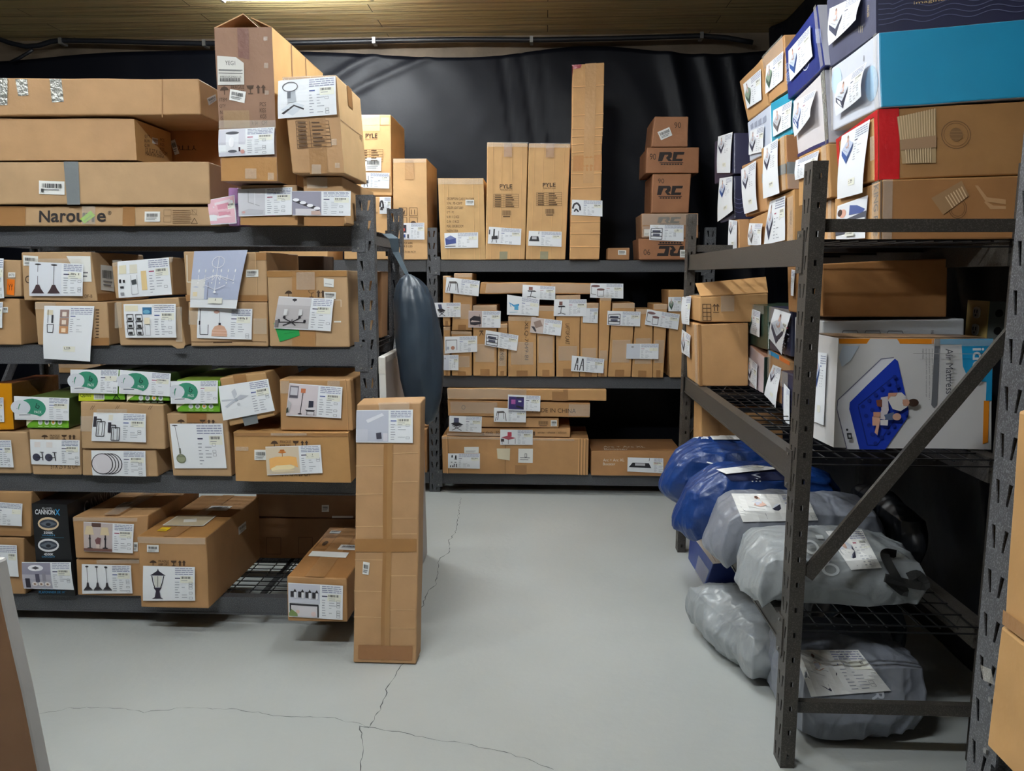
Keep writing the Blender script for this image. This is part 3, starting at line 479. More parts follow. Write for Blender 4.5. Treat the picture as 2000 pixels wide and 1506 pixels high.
def TBL(nr=6, c=INK, sp=.42):
    L = [('l', [(0, i / nr), (1, i / nr)], .0018, c) for i in range(nr + 1)] + [('l', [(x, 0), (x, 1)], .0018, c) for x in (0, sp, 1)]
    for i in range(nr): L += [('r', .05, (i + .3) / nr, .3, (i + .65) / nr, c), ('r', sp + .06, (i + .3) / nr, sp + .3 + .05 * (i % 3), (i + .65) / nr, c)]
    return L
BARS = [('r', i * .06, 0, i * .06 + (.02, .035, .03)[i % 3], .7, INK) for i in range(17)] + [('r', .1, .8, .9, .92, INK)]
# ------------------------------------------------------------------ room
WX0, WX1, WY0, WY1, H = -4.6, 1.69, -2.6, 6.16, 3.3
def struct(mb, name, **kw):
    o = mb.build(name, **kw); o['kind'] = 'structure'; return o
mb = MB(); mb.box(WX0 - .1, WY0 - .1, -.1, WX1 + .1, WY1 + .1, 0, 'floor')
def crack(pts, w, seed=0, sub=5):
    r = random.Random(seed); P = [hit(a, b, Z=0) for a, b in pts]; out = []
    for a, b in zip(P[:-1], P[1:]):
        n = max(2, int((b - a).length / .02)); d = (b - a); nn = Vector((-d.y, d.x, 0)).normalized()
        for i in range(n): out.append(a.lerp(b, i / n) + nn * r.uniform(-.006, .006))
    out.append(P[-1]); vs = []; fs = []
    for i, p in enumerate(out):
        d = (out[min(i + 1, len(out) - 1)] - out[max(i - 1, 0)]).normalized(); nn = Vector((-d.y, d.x, 0)); ww = w * r.uniform(.15, 1)
        vs += [p + nn * ww + Vector((0, 0, .0006)), p - nn * ww + Vector((0, 0, .0006))]
        if i: k = 2 * i; fs.append((k - 2, k - 1, k + 1, k))
    mb.mesh(vs, fs, 'crack')
crack([(900, 972), (898, 983), (892, 1036), (876, 1057), (878, 1077), (857, 1094), (855, 1117), (852, 1140), (832, 1160), (826, 1182), (817, 1194), (800, 1250), (789, 1296), (756, 1340), (750, 1374), (722, 1420)], .0022, 1)
crack([(722, 1420), (706, 1418), (704, 1440), (710, 1455), (704, 1506)], .002, 2)
crack([(40, 1400), (82, 1394), (134, 1383), (223, 1383), (282, 1391), (356, 1383), (474, 1387), (534, 1398), (652, 1404), (711, 1417)], .0013, 3)
crack([(711, 1417), (800, 1435), (874, 1448), (948, 1461), (1022, 1480), (1081, 1503)], .0016, 4)
struct(mb, 'floor')
mb = MB(); mb.box(WX0 - .1, WY0 - .1, H, WX1 + .1, WY1 + .1, H + .1, 'ceiling'); struct(mb, 'ceiling')

def film(name, o, ux, uy, w, h, nx, ny, nrm, amp, seed, topwave=0, kmat='film', folds=()):
    mb = MB(); o = Vector(o); ux = Vector(ux); uy = Vector(uy); nrm = Vector(nrm); vs = []
    for j in range(ny + 1):
        for i in range(nx + 1):
            u = i / nx; v = j / ny; p3 = Vector((u * w, v * h, seed))
            z = noise.noise(Vector((u * w * .9, v * h * .5, seed))) * amp + noise.noise(Vector((u * w * 3 + v * h * 1.5, v * h * .7, seed + 5))) * amp * .45
            for (fx, fs, fw, fa) in folds:
                d = (u * w - fx - fs * (h - v * h)); z += fa * math.exp(-(d / fw) ** 2)
            p = o + ux * (u * w) + uy * (v * h) + nrm * z
            if topwave and v > .9: p -= uy * ((v - .9) / .1) * (topwave * (.5 + .5 * math.sin(u * w * 2.3 + 1.2 * math.sin(u * w * 1.1 + .6))))
            vs.append(p)
    fs = [(j * (nx + 1) + i, j * (nx + 1) + i + 1, (j + 1) * (nx + 1) + i + 1, (j + 1) * (nx + 1) + i) for j in range(ny) for i in range(nx)]
    mb.mesh(vs, fs, kmat); o2 = struct(mb, name, smooth=True)
    sd = o2.modifiers.new('thickness', 'SOLIDIFY'); sd.thickness = .002
    return o2
film('wall_back', (WX0, WY1 - .07, 0), (1, 0, 0), (0, 0, 1), WX1 - WX0, 3.2, 220, 90, (0, -1, 0), .03, 3, topwave=.07,
     folds=[(4.25, .14, .015, -.012), (4.4, .16, .015, -.012), (4.55, .12, .012, -.01), (5.5, .22, .06, .03), (5.75, .25, .05, .025), (5.95, .2, .04, .02), (3.3, -1.6, .05, .02), (3.7, -1.8, .04, .018)])
mb = MB(); mb.box(WX0, WY1, 0, WX1, WY1 + .05, H, 'bareboard'); struct(mb, 'wall_back_board')
film('wall_right', (WX1 - .03, WY1, 0), (0, -1, 0), (0, 0, 1), WY1 - WY0, 3.29, 200, 70, (-1, 0, 0), .03, 8, folds=[(2.4, .35, .07, .04), (3.1, .4, .06, .03), (1.3, .3, .05, .03), (.15, .25, .1, .06)])
mb = MB(); mb.box(WX1, WY0, 0, WX1 + .05, WY1, H, 'bareboard'); struct(mb, 'wall_right_board')
film('wall_left', (WX0 + .03, WY0, 0), (0, 1, 0), (0, 0, 1), WY1 - WY0, 3.29, 120, 50, (1, 0, 0), .04, 12)
mb = MB(); mb.box(WX0, WY0 - .05, 0, WX1, WY0, H, 'bareboard'); struct(mb, 'wall_front')

# hose with clips along the top of the back wall
def Bk(px, py, Y=WY1 - .14): return hit(px, py, Y=Y)
pts = [Bk(-60, 62), Bk(-20, 70), Bk(20, 84), Bk(50, 91), Bk(75, 89), Bk(100, 81), Bk(118, 79), Bk(200, 80), Bk(300, 83), Bk(400, 85), Bk(560, 84), Bk(731, 80), Bk(900, 77), Bk(1038, 78), Bk(1200, 75), Bk(1370, 70), Bk(1420, 74), Bk(1470, 83)]
sm = []
for i in range(len(pts) - 1):
    for t in (0, .5): sm.append(pts[i].lerp(pts[i + 1], t))
sm.append(pts[-1])
t = empty('hose', sm[0], 'black hose clipped along the top of the back wall under the ceiling', 'hose')
mb = MB(); mb.tube(sm, .018, 'pipe', 10); mb.build('hose_tube', t, sm[0], smooth=True)
for px, py in ((120, 81), (400, 85), (731, 80), (1038, 78), (1370, 70)):
    p = Bk(px, py); mb = MB(); mb.box(p.x - .012, p.y - .024, p.z - .022, p.x + .012, p.y + .06, p.z + .022, 'steel'); mb.build('clip', t, sm[0])
t = props(MB.build.__get__((lambda b: (b.tube([Bk(64, 97), Bk(55, 103), Bk(40, 112), Bk(20, 122)], .012, 'pipe', 8), b)[1])(MB()))('cable_end', origin=Bk(64, 97), smooth=True), 'short loose black cable end hanging below the hose at far left', 'cable')

# outlet box on the right wall
def outlet():
    x1 = WX1 - .03; Y = 2.8
    a = hit(1933, 590, Y=Y); b = hit(1933, 668, Y=Y); x0 = a.x
    t = empty('power_outlet', (x1, Y + .05, b.z), 'metal double power outlet with brass face plate on the black wall', 'outlet')
    mb = MB(); mb.box(x0, Y, b.z, x1 + .01, Y + .13, a.z, 'greymetal'); mb.build('outlet_box', t, t.location)
    mb = MB(); mb.box(x0 - .004, Y - .002, b.z - .003, x0 - .0005, Y + .135, a.z + .003, 'brass'); fp = mb.build('face_plate', t, t.location)
    for z in (.28, .72):
        zz = b.z + (a.z - b.z) * z
        mb = MB(); vs = []
        for k in range(16):
            an = 2 * math.pi * k / 16; vs.append((x0 - .009, Y + .065 + .022 * max(-.8, min(.8, math.cos(an))) * 1.15, zz + .021 * math.sin(an)))
        mb.face(vs, 'white'); 
        for k in range(16):
            p, q = vs[k], vs[(k + 1) % 16]; mb.face([p, q, (x0 - .004, q[1], q[2]), (x0 - .004, p[1], p[2])], 'white')
        so = mb.build('socket', t, t.location)
        mb = MB()
        for dy in (-.008, .008): mb.box(x0 - .0105, Y + .065 + dy - .0015, zz - .002, x0 - .0092, Y + .065 + dy + .0015, zz + .01, 'black')
        mb.box(x0 - .0105, Y + .062, zz - .013, x0 - .0092, Y + .068, zz - .007, 'black'); mb.build('socket_slots', t, t.location)
        mb = MB(); vs = [(x0 + .035 + .014 * math.cos(2 * math.pi * k / 16), Y - .0015, zz + .014 * math.sin(2 * math.pi * k / 16)) for k in range(16)]
        mb.face(vs, 'black'); mb.build('knockout_hole', t, t.location)
outlet()

# ceiling tube lights
def tube_light(cx, cy, L, alongY, label, power):
    t = empty('ceiling_light', (cx, cy, H), label, 'light')
    T = Matrix.Translation((cx, cy, H)) @ Matrix.Rotation(math.pi / 2 if alongY else 0, 4, 'Z')
    mb = MB(); mb.box(-L / 2, -.07, -.045, L / 2, .07, 0, 'white', T=T)
    for x in (-L / 2, L / 2 - .02): mb.box(x, -.06, -.11, x + .02, .06, -.045, 'white', T=T)
    mb.build('light_housing', t, (cx, cy, H))
    k = emis('lit_tube', (.9, .96, 1, 1), power / (math.pi * 2 * math.pi * .02 * (L - .04) * 2))
    for y in (-.035, .035):
        mb = MB(); mb.tube([T @ Vector((-L / 2 + .02, y, -.085)), T @ Vector((L / 2 - .02, y, -.085))], .02, k, 10); mb.build('light_tube', t, (cx, cy, H), smooth=True)
tube_light(-1.55, 4.99, .95, False, 'lit white tube light on the ceiling above the rear racks', 120)
tube_light(-.15, 3.2, 1.2, True, 'lit white tube light on the ceiling above the aisle', 76)
tube_light(-.9, .7, 1.2, False, 'lit white tube light on the ceiling above the near floor', 140)
tube_light(-3.0, 1.6, 1.2, False, 'lit white tube light on the ceiling at the left of the room', 60)
w = bpy.data.worlds.new('world'); scn.world = w; w.use_nodes = True; w.node_tree.nodes['Background'].inputs[0].default_value = (.02, .022, .025, 1)

# ------------------------------------------------------------------ storage racks
PW, PD, PIT = .07, .042, .079
def cell(mb, x0, x1, z0, z1, hole, y, k, T, ax='x'):
    # rectangle cell with a quadrilateral hole cut in it
    O = [(x0, z0), (x1, z0), (x1, z1), (x0, z1)]
    f = (lambda p: T @ Vector((p[0], y, p[1]))) if ax == 'x' else (lambda p: T @ Vector((y, p[0], p[1])))
    for i in range(4): mb.face([f(O[i]), f(O[(i + 1) % 4]), f(hole[(i + 1) % 4]), f(hole[i])], k)
def post(parent, T, x, y, flip, h, k, org, outer):
    """slotted upright: front plate with teardrop slots, side flanges with square holes"""
    mb = MB(); w = PW; n = int(h / PIT); z = 0
    pz = h / n
    for i in range(n):
        z0 = i * pz; z1 = z0 + pz
        for sd in (0, 1):
            xa, xb = (x, x + w / 2) if sd == 0 else (x + w / 2, x + w)
            sx = 1 if sd == 0 else -1; c = x + w * (.27 if sd == 0 else .73)
            hole = [(c + sx * .004 - .003, z0 + .018), (c + sx * .004 + .003, z0 + .018), (c - sx * .003 + .0055, z0 + .058), (c - sx * .003 - .0055, z0 + .058)]
            cell(mb, xa, xb, z0, z1, hole, y, k, T)
        for xx in (x, x + w):
            y0, y1 = (y, y + PD) if not flip else (y - PD, y); cy = (y0 + y1) / 2
            hole = [(cy - .004, z0 + .03), (cy + .004, z0 + .03), (cy + .004, z0 + .046), (cy - .004, z0 + .046)]
            cell(mb, y0, y1, z0, z1, hole, xx, k, T, 'y')
        ye = y + PD if not flip else y - PD
        for xx, s2 in ((x, 1), (x + w, -1)):
            a = [(xx, ye, z0), (xx + s2 * .012, ye, z0), (xx + s2 * .012, ye, z1), (xx, ye, z1)]
            mb.face([T @ Vector(p) for p in a], k)
    o = mb.build('post', parent, org, merge=True)
    sd = o.modifiers.new('gauge', 'SOLIDIFY'); sd.thickness = .0022; sd.offset = 0
def rack(label, loc, rotz, Lx, D, shelves, k='rack', h=1.83, wires=True, cross=True, ends=(0, 1), name='storage_rack', group=None, bh=.078, diag=((0.62, 1.36, 0),)):
    t = empty(name, loc, label, 'rack', group)
    T = Matrix.Translation(loc) @ Matrix.Rotation(rotz, 4, 'Z'); org = Vector(loc)
    for x in ends:
        xx = 0 if x == 0 else Lx - PW
        post(t, T, xx, 0, False, h, k, org, x); post(t, T, xx, D, True, h, k, org, x)
        for zz in (.19, 1.655):
            mb = MB(); mb.box(xx + PW / 2 - .012, PD, zz - .018, xx + PW / 2 + .012, D - PD, zz + .018, k, T=T); mb.build('cross_bar', t, org)
        for (za, zb, sw) in diag:
            ya, yb = (.05, D - .05); xm = xx + (PW - .012 if x == 1 else .012)
            mb = MB(); mb.bar(T @ Vector((xm, ya, za)), T @ Vector((xm, yb, zb)), .014, .042, k, up=(T.to_3x3() @ Vector((1, 0, 0))).cross((T.to_3x3() @ Vector((0, yb - ya, zb - za))).normalized()))
            mb.build('diagonal_brace', t, org)
    for z in shelves:
        for front in (1, 0):
            mb = MB(); y0, y1 = (.006, .05) if front else (D - .05, D - .006)
            x0, x1 = (PW if 0 in ends else 0), Lx - (PW if 1 in ends else 0)
            mb.box(x0, y0, z - bh, x1, y1, z, k, T=T)
            ya = y0 - .003 if front else y1; mb.box(x0, ya, z - bh, x1, ya + .003, z - bh + .008, k, T=T)
            bm_ = mb.build('beam', t, org)
            for x in ends:
                xa, xb = (.036, PW + .02) if x == 0 else (Lx - PW - .02, Lx - .036)
                mb = MB(); ya, yb = (-.005, -.001) if front else (D + .001, D + .005)
                mb.box(xa, ya, z - bh - .022, xb, yb, z + .022, k, T=T)
                for zz in (z - bh - .008, z + .008):
                    yc = -.009 if front else D + .005
                    mb.box((xa + xb) / 2 - .004, yc, zz - .004, (xa + xb) / 2 + .004, yc + .004, zz + .004, 'steel', T=T)
                mb.build('beam_bracket', bm_, org)
        if wires:
            mb = MB(); r = .0019; zz = z - .004
            n = int((Lx - .1) / .088)
            for i in range(n + 1):
                x = .06 + i * (Lx - .12) / n; mb.box(x - r, .02, zz - r, x + r, D - .02, zz + r, 'wire', T=T)
            m_ = int((D - .1) / .05)
            for i in range(m_ + 1):
                y = .055 + i * (D - .11) / m_; mb.box(.055, y - r, zz - 3 * r, Lx - .055, y + r, zz - r, 'wire', T=T)
            for x in (.3, .5, .7): mb.box(Lx * x - .01, .05, zz - .02, Lx * x + .01, D - .05, zz - .006, 'wire', T=T)
            for x in (.054, Lx - .058): mb.box(x, .05, zz - .022, x + .004, D - .05, zz - .018, 'wire', T=T)
            mb.build('wire_deck', t, org)
    return t
PI = math.pi
ZA = (1.62, .976, .45)
rack('dark grey steel rack at left, full of boxed lamps and light fittings', (-2.53, 3.15, 0), 0, 1.84, .66, (1.705, 1.22, .67, .13), k='rack')
rack('dark grey steel rack on the back wall facing the aisle, tall boxes on top', (-.805, 5.3, 0), 0, 1.93, .6, (1.615, .826, .14), k='rack')
rack('grey steel rack on the back wall half hidden behind the left rack', (-3.52, 5.3, 0), 0, 2.71, .6, (1.615, .826, .14), k='rack', ends=(0,))
rack('black steel rack on the right side holding air bed boxes and bags', (.739, 4.23, 0), -PI / 2, 1.97, .64, ZA, k='rackdark')
rack('grey steel rack at the right edge close to the camera', (.77, 1.335, 0), -PI / 2, 1.9, .64, (1.62, .79, .1), k='rack', ends=(0, 1))
# ------------------------------------------------------------------ left rack, top shelf
TAN = (160, 118, 76)
c = Carton('long flat brown box with black lettering lying on top beam of left rack', ('Y', 3.12), [(-105, 402), (432, 404), (432, 441), (-105, 441)], .5, zb=1.708)
zt = c.f[0].z
for i, (ch, x0, x1, yt) in enumerate((('N', 77, 98, 411), ('a', 100, 116, 416), ('r', 118, 129, 416), ('o', 130, 148, 416), ('u', 150, 167, 416), ('n', 168, 185, 416), ('e', 190, 207, 416))):
    c.text('F', ch, (x0, yt, x1, 434), col=(48, 44, 44), bold=True)
c.text('F', '®', (211, 412, 218, 420), col=(48, 44, 44))
c.pr('F', (320, 409, 385, 438), [('l', [(0, .02), (.22, .02), (.22, .4), (0, .4), (0, .02)], .001, INK), ('l', [(0, .48), (.22, .48), (.22, .85), (0, .85), (0, .48)], .001, INK)] + [('r', .27, .05 + .12 * i, .8 + .02 * (i % 3), .09 + .12 * i, (120, 92, 64)) for i in range(8)])
c.pr('F', (374, 409, 386, 421), [('l', [(.1, .1), (.9, .1), (.75, .9), (.25, .9), (.1, .1)], .001, INK), ('l', [(0, 0), (1, 1)], .001, INK)])
c.pr('F', (374, 426, 386, 438), [('l', [(.5, 0), (1, .9), (0, .9), (.5, 0)], .0022, INK)])
c.tape('F', (-40, 403, 50, 441)); c.tape('F', (240, 404, 264, 441)); c.shine('F', (162, 404, 188, 438))
c.sticker('F', (283, 413, 313, 433)); c.sticker('F', [(158, 428), (178, 412), (187, 422), (166, 437)], col=(150, 205, 60), bars=False, lines=1, label='lime green sticker')
c.done()
b1 = c.top
c = Carton('long brown box with a grey duct tape band on the box with big lettering', ('Y', 3.1), [(-105, 316), (408, 316), (410, 400), (-105, 401)], .42, zb=b1 + .004)
c.tape('F', [(125, 316), (154, 316), (157, 400), (132, 400)], k='duct', name='duct_tape'); c.sticker('F', [(77, 353), (127, 355), (127, 381), (77, 379)], art=[('r', .1, .6, .2, .85, (70, 70, 70))], lines=1)
c.done(); b2 = c.top
c = Carton('brown box with shipping marks on its lit end, third up in the left stack', ('Y', 3.1), [(-105, 231), (262, 232), (268, 314), (-105, 314)], .3, zb=b2 + .004, col=(178, 140, 100), colR=(200, 158, 104))  # lit end: lamp light painted in as a lighter side colour
r = c; c.text('R', 'MADE IN CHINA', [(284, 296), (320, 304), (320, 310), (284, 303)]); c.text('R', '12 X 27 X 103 CM', [(284, 288), (326, 298), (326, 305), (284, 296)])
for i, (a, b) in enumerate((('QTY', 'PCS'), ('N.W', 'KGS'), ('G.W', 'KGS'))):
    c.text('R', a, [(282, 263 + 9 * i), (292, 264 + 9 * i), (292, 270 + 9 * i), (282, 269 + 9 * i)]); c.text('R', b, [(312, 270 + 9 * i), (320, 272 + 9 * i), (320, 278 + 9 * i), (312, 276 + 9 * i)])
c.sticker('R', [(296, 268), (307, 271), (307, 283), (296, 280)]); c.done()
c = Carton('short brown box with upside-down lettering set back behind the third box of the left stack', ('Y', 3.42), [(300, 256), (445, 250), (445, 318), (300, 316)], .3, zb=b2 + .004, col=(168, 112, 66))
for ch, x0 in zip('YTTO', (374, 363, 352, 342)): c.text('F', ch, (x0, 284, x0 + 10, 293), rot=2)
c.sticker('F', [(333, 276), (342, 272), (351, 300), (342, 303)]); c.done()
z3 = r.top
c = Carton('topmost long brown box of the left stack with crinkled silvery tape patches', ('Y', 3.08), [(-105, 152), (388, 154), (392, 229), (-105, 231)], .45, zb=z3 + .004, col=(178, 140, 100), colR=(206, 166, 116))  # right end coloured paler to carry the lamp light on it
c.tape('F', (-6, 153, 16, 206), k='silver', name='crinkled_tape'); c.tape('F', [(31, 155), (54, 155), (57, 187), (37, 188)], k='silver', name='crinkled_tape'); c.tape('F', [(97, 154), (120, 154), (125, 199), (102, 201)], k='silver', name='crinkled_tape')
c.sticker('R', [(402, 192), (419, 184), (421, 196), (406, 206)]); c.creases('F', (), ); c.pr('F', (316, 155, 318, 229), [('r', 0, 0, 1, 1, (150, 112, 76))]); c.done()

# sheets boxes at the rack's right end
c9 = Carton('narrow lavender box with a pink picture sheet on the top beam of left rack', ('Y', 3.13), [(446, 367), (466, 367), (467, 442), (446, 442)], .3, zb=1.708, col=(186, 140, 196), k='coated')
c9.sheet('F', [(410, 392), (463, 382), (467, 437), (417, 440)], 'pink', pf=.97, curl=.01, off=.02); c9.done()
c8 = Carton('brown box with a chain lamp sheet under the tall open box', ('Y', 3.04), [(470, 362), (580, 361), (582, 441), (469, 441)], .5, zb=1.708)
c8.sheet('F', [(466, 370), (572, 366), (572, 420), (468, 423)], 'chain', tall=False, label='paper sheet printed with a thin hanging lamp'); c8.shine('F', (480, 372, 545, 392)); c8.tape('F', (470, 423, 582, 440), col=(172, 130, 86)); c8.pr('F', (480, 418, 538, 430), [('l', [(0, .3), (1, .3), (.98, 1)], .002, (190, 70, 100))]); c8.done()
c7 = Carton('brown box with a four-light vanity sheet at the right end of the left top shelf', ('Y', 3.02), [(591, 346), (668, 345), (676, 442), (594, 442)], .55, zb=1.708, col=(182, 144, 102))
c7.sheet('F', [(571, 373.5), (686, 373.5), (685.5, 422), (572, 421)], 'vanity', curl=.003); c7.shine('F', (600, 346, 640, 368)); c7.shine('F', (626, 376, 668, 398)); c7.text('R', 'c Vaban', [(724, 408), (737, 413), (737, 419), (724, 414)]); c7.tape('F', (594, 424, 672, 441)); c7.done()
z8 = max(c8.top, c9.top)
c = Carton('tall brown box with open top flaps standing on the left top shelf', ('Y', 2.97), [(418, 54), (531, 53), (543, 356), (433, 357)], .66, zb=z8 + .006, col=(140, 108, 88), colR=(206, 166, 112), top=False)  # shade painted into the darker front colour, lamp light into the lighter side
zt = c.f[0].z; x0, x1 = c.f[0].x, c.f[1].x; y0, y1 = c.f[0].y, c.b[0].y
mb = MB()
A = Vector((x0, y0, zt)); B = Vector((x1, y0, zt)); A2 = Vector((x0, y1, zt)); B2 = Vector((x1, y1, zt)); xm = (x0 + x1) / 2
pk = Vector((xm - .005, y0 + .02, zt + .055)); pk2 = Vector((xm - .005, y1 - .02, zt + .05))
mb.face([A, pk, pk2, A2], 'card', (186, 146, 104)); pk = pk + Vector((.02, .03, -.004)); pk2 = pk2 + Vector((.02, 0, -.004)); mb.face([B, B2, pk2, pk], 'card', (200, 160, 116))
o = mb.build('top_flap', c.obj, c.base); sd = o.modifiers.new('t', 'SOLIDIFY'); sd.thickness = .004
mb = MB(); mb.face([A + Vector((.004, .004, 0)), B + Vector((-.004, .004, 0)), B + Vector((-.03, .12, -.03)), A + Vector((.03, .12, -.03))], 'card', (160, 120, 90)); o = mb.build('inner_flap', c.obj, c.base); sd = o.modifiers.new('t', 'SOLIDIFY'); sd.thickness = .004
c.tape('F', [(464, 55), (486, 56), (488, 117), (466, 112)], col=(120, 86, 76)); c.tape('F', [(436, 216), (487, 216), (489, 250), (438, 250)], col=(150, 122, 92)); c.tape('F', (433, 308, 541, 354), col=(176, 132, 84))
P = c.patch('F', [(425, 109), (477, 113), (478, 166), (426, 166)], .004); mbs = MB(); P.poly(mbs, [(0, 0), (.7, .0), (1, .2), (1, 1), (0, 1)], (206, 204, 198), 'print')
ops(P, mbs, [('t', 'YEG1', .3, .15, .68, .3, (70, 70, 70)), ('r', .05, .46, .95, .49, (90, 90, 90)), ('r', .05, .5, .9, .52, (130, 130, 130)), ('r', .05, .58, .95, .6, (90, 90, 90)), ('t', '89825052900115', .1, .68, .9, .76, (80, 80, 80))] + [('r', .1 + .04 * i, .77, .1 + .04 * i + (.02 if i % 3 else .03), .88, (70, 70, 70)) for i in range(20)]); mbs.build('shipping_label', c.obj, c.base)
c.pr('F', [(427, 167), (518, 165), (519, 184), (428, 186)], FRAG()); c.sticker('F', [(450, 174), (481, 180), (478, 202), (448, 195)])
for st, q in (('ITEM', (429, 191, 443, 198)), ('QTY', (429, 204, 441, 211)), ('N.', (430, 216, 436, 223)), ('G.', (431, 228, 437, 235)), ('PCS', (508, 200, 520, 208)), ('KGS', (508, 212, 520, 220)), ('KGS', (509, 224, 521, 232)), ('X 54', (492, 237, 504, 245)), ('CM', (512, 236, 522, 244))): c.text('F', st, q)
c.sheet('F', [(429, 254), (538, 249), (538, 302), (430, 307)], 'tower', pf=.48, curl=.012)
for q in ((516, 72, 524, 80), (517, 124, 525, 134), (518, 178, 526, 186), (480, 330, 502, 350), (524, 338, 536, 352)): c.shine('F', q)
c.shine('F', (428, 236, 540, 252)); c.creases('R', (.32, .6), 'v'); c.done()
c = Carton('brown range hood box with big product sheet, topmost at the left rack end', ('Y', 2.95), [(552, 151), (657, 146), (672, 340), (571, 341)], .37, zb=c7.top + .004, skew=(.0, 0, 0), col=(176, 138, 98), colR=(200, 166, 122))  # right side lightened in colour for the light falling on it
c.tape('F', [(600, 228), (636, 228), (640, 338), (606, 340)], col=(158, 120, 80)); c.pr('F', [(579, 237), (642, 236), (648, 286), (582, 291)], TBL(7))
c.sheet('F', [(545, 159), (657, 150), (660, 225), (545, 233)], 'hood', pf=.5, curl=.012, label='large product sheet with a range hood'); c.shine('F', [(553, 151), (656, 147), (656, 160), (553, 163)])
for q in ((648, 272, 658, 284), (655, 318, 664, 328), (610, 322, 628, 340)): c.shine('F', q)
c.pr('R', ('uv', 0, .45, .95, .456), [('r', 0, 0, 1, 1, INK)]); c.tape('R', ('uv', .4, 0, .6, .22)); c.text('R', 'range', ('uv', .8, .47, .9, .53)); c.done()

# ------------------------------------------------------------------ left rack, second shelf (lamp boxes)
S2 = 1.222
g = 'lamp boxes on the second shelf of the left rack'
c = Carton('brown box with an orange label at the left picture edge, upper row', ('Y', 3.14), [(-25, 506), (40, 508), (42, 579), (-25, 581)], .4, zb=None); cA = c
c.sticker('F', [(15, 545), (30, 546), (29, 577), (14, 575)], col=(232, 120, 30), bars=False, lines=0, art=[('t', 'YY', .2, .3, .8, .7, (60, 40, 30))], label='orange label'); c.sticker('F', (17, 532, 31, 542), bars=False, lines=0, art=[('t', 'H73', .15, .25, .85, .75, (50, 50, 50))])
c.sheet('F', [(-25, 503), (10, 505), (14, 582), (-25, 586)], 'none', curl=.01); c.done()
c = Carton('brown box at the left picture edge beneath the one with the orange label', ('Y', 3.14), [(-25, 583), (38, 583), (41, 667), (-25, 667)], .4, zb=S2, zt=cA.f[3].z - .006, col=(176, 140, 100)); c.sheet('F', (-25, 590, 8, 640), 'none'); c.sticker('F', (7, 600, 17, 611)); c.done()
def stack_pair(lab, q, sheets, lower=None, depth=.42, Y=3.14, zb=None, zt=None, **kw):
    c = Carton(lab, ('Y', Y), q, depth, zb=zb, zt=zt, **kw)
    for sh in sheets: c.sheet('F', *sh[:2], **(sh[2] if len(sh) > 2 else {}))
    return c
c = stack_pair('brown box with two dark pendant lamps sheet on left rack', [(41, 492), (177, 492), (191, 588), (47, 587)], [([(59.5, 511), (165, 516), (165, 578), (60, 578)], 'pend2', dict(pf=.6, label='sheet showing two dark dome pendant lamps'))])
up = c; c.sticker('F', [(46, 498), (75, 500), (75, 519), (47, 518)]); c.sticker('F', [(130, 500), (177, 500), (180, 550), (158, 550)], bars=False, off=.003); c.sticker('R', [(195, 517), (220, 520), (222, 570), (196, 566)]); c.text('F', 'G', (50, 538, 60, 553)); c.text('F', 'DF-B', (166, 575, 181, 581)); c.shine('F', (60, 505, 160, 514)); c.tape('R', ('uv', .0, .85, .9, 1)); c.done()
c = stack_pair('brown box with a long candle cage lamp sheet hanging over the beam', [(67, 591), (209, 591), (214, 672), (73, 670)], [([(89, 597), (186, 598), (183, 705), (89, 700)], 'cage', dict(tall=True, curl=.014, label='long sheet hanging down over the beam'))], zb=S2, zt=up.f[3].z - .005)
c.shine('F', (70, 591, 110, 604)); c.pr('F', (186, 604, 196, 664), [('r', .1 + .1 * (i % 3), i * .1, .8, i * .1 + .04, INK) for i in range(10)]); c.tape('F', ('uv', .1, .82, 1, 1)); c.done()
c = stack_pair('brown box with a tall shelf lamp sheet, upper one beside the pendant lamp box', [(218, 513), (334, 502), (338, 576), (226, 583)], [([(231, 511), (331.5, 503), (338, 575), (234, 582)], 'tall', dict(pf=.56))]); up = c
c.shine('F', (222, 508, 240, 520)); c.shine('F', [(318, 503), (340, 501), (338, 512), (318, 513)]); c.creases('R', (.3, .55), 'v'); c.done()
c = stack_pair('battered brown box with a shelf floor lamp sheet and a torn lower corner', [(226, 588), (349, 580), (362, 672), (234, 671)], [([(243, 594), (345, 593.5), (347.5, 659), (248, 659.5)], 'shelves', dict(pf=.55, curl=.009))], zb=S2, zt=None, amp=.006)
for q in ((226, 590, 240, 640), (345, 600, 358, 668), (300, 596, 340, 608)): c.shine('F', q)
mb = MB(); a = hit(330, 671, Y=3.1); b = hit(362, 671, Y=3.1); mb.face([a, b, hit(359, 680, Y=3.1), hit(346, 681, Y=3.1)], 'card', CARD); mb.build('torn_flap', c.obj, c.base); c.done(); cLow = c
for v in (0, 1): pass
c = stack_pair('brown box with a hanging crystal chandelier picture', [(358, 491), (519, 492), (523, 589), (364, 587)], [([(383.6, 491), (487.7, 488.5), (468.6, 602), (376.5, 600)], 'chandelier', dict(tall='pic', curl=.02, off=.014, label='large sheet with a crystal chandelier'))]); up = c
c.sticker('F', [(481, 527), (505, 527), (505, 541), (481, 542)]); c.pr('F', (364, 498, 380, 551), [('l', [(.1, 0), (.1, 1), (1, 1)], .004, (220, 214, 200))]); c.tape('F', [(362, 576), (522, 577), (523, 589), (364, 588)]); c.tape('F', (500, 493, 520, 508)); c.creases('F', (.87,), 'v'); c.done()
c = stack_pair('brown box with a woven basket pendant lamp sheet below the chandelier box', [(367, 591), (521.7, 592), (523, 674), (373, 673)], [([(388, 602), (494, 603), (493, 663), (386, 660)], 'basket', dict(pf=.58, curl=.004))], zb=S2, zt=up.f[3].z - .005)
for q in ((370, 606, 388, 634), (496, 622, 522, 652)): c.shine('F', q)
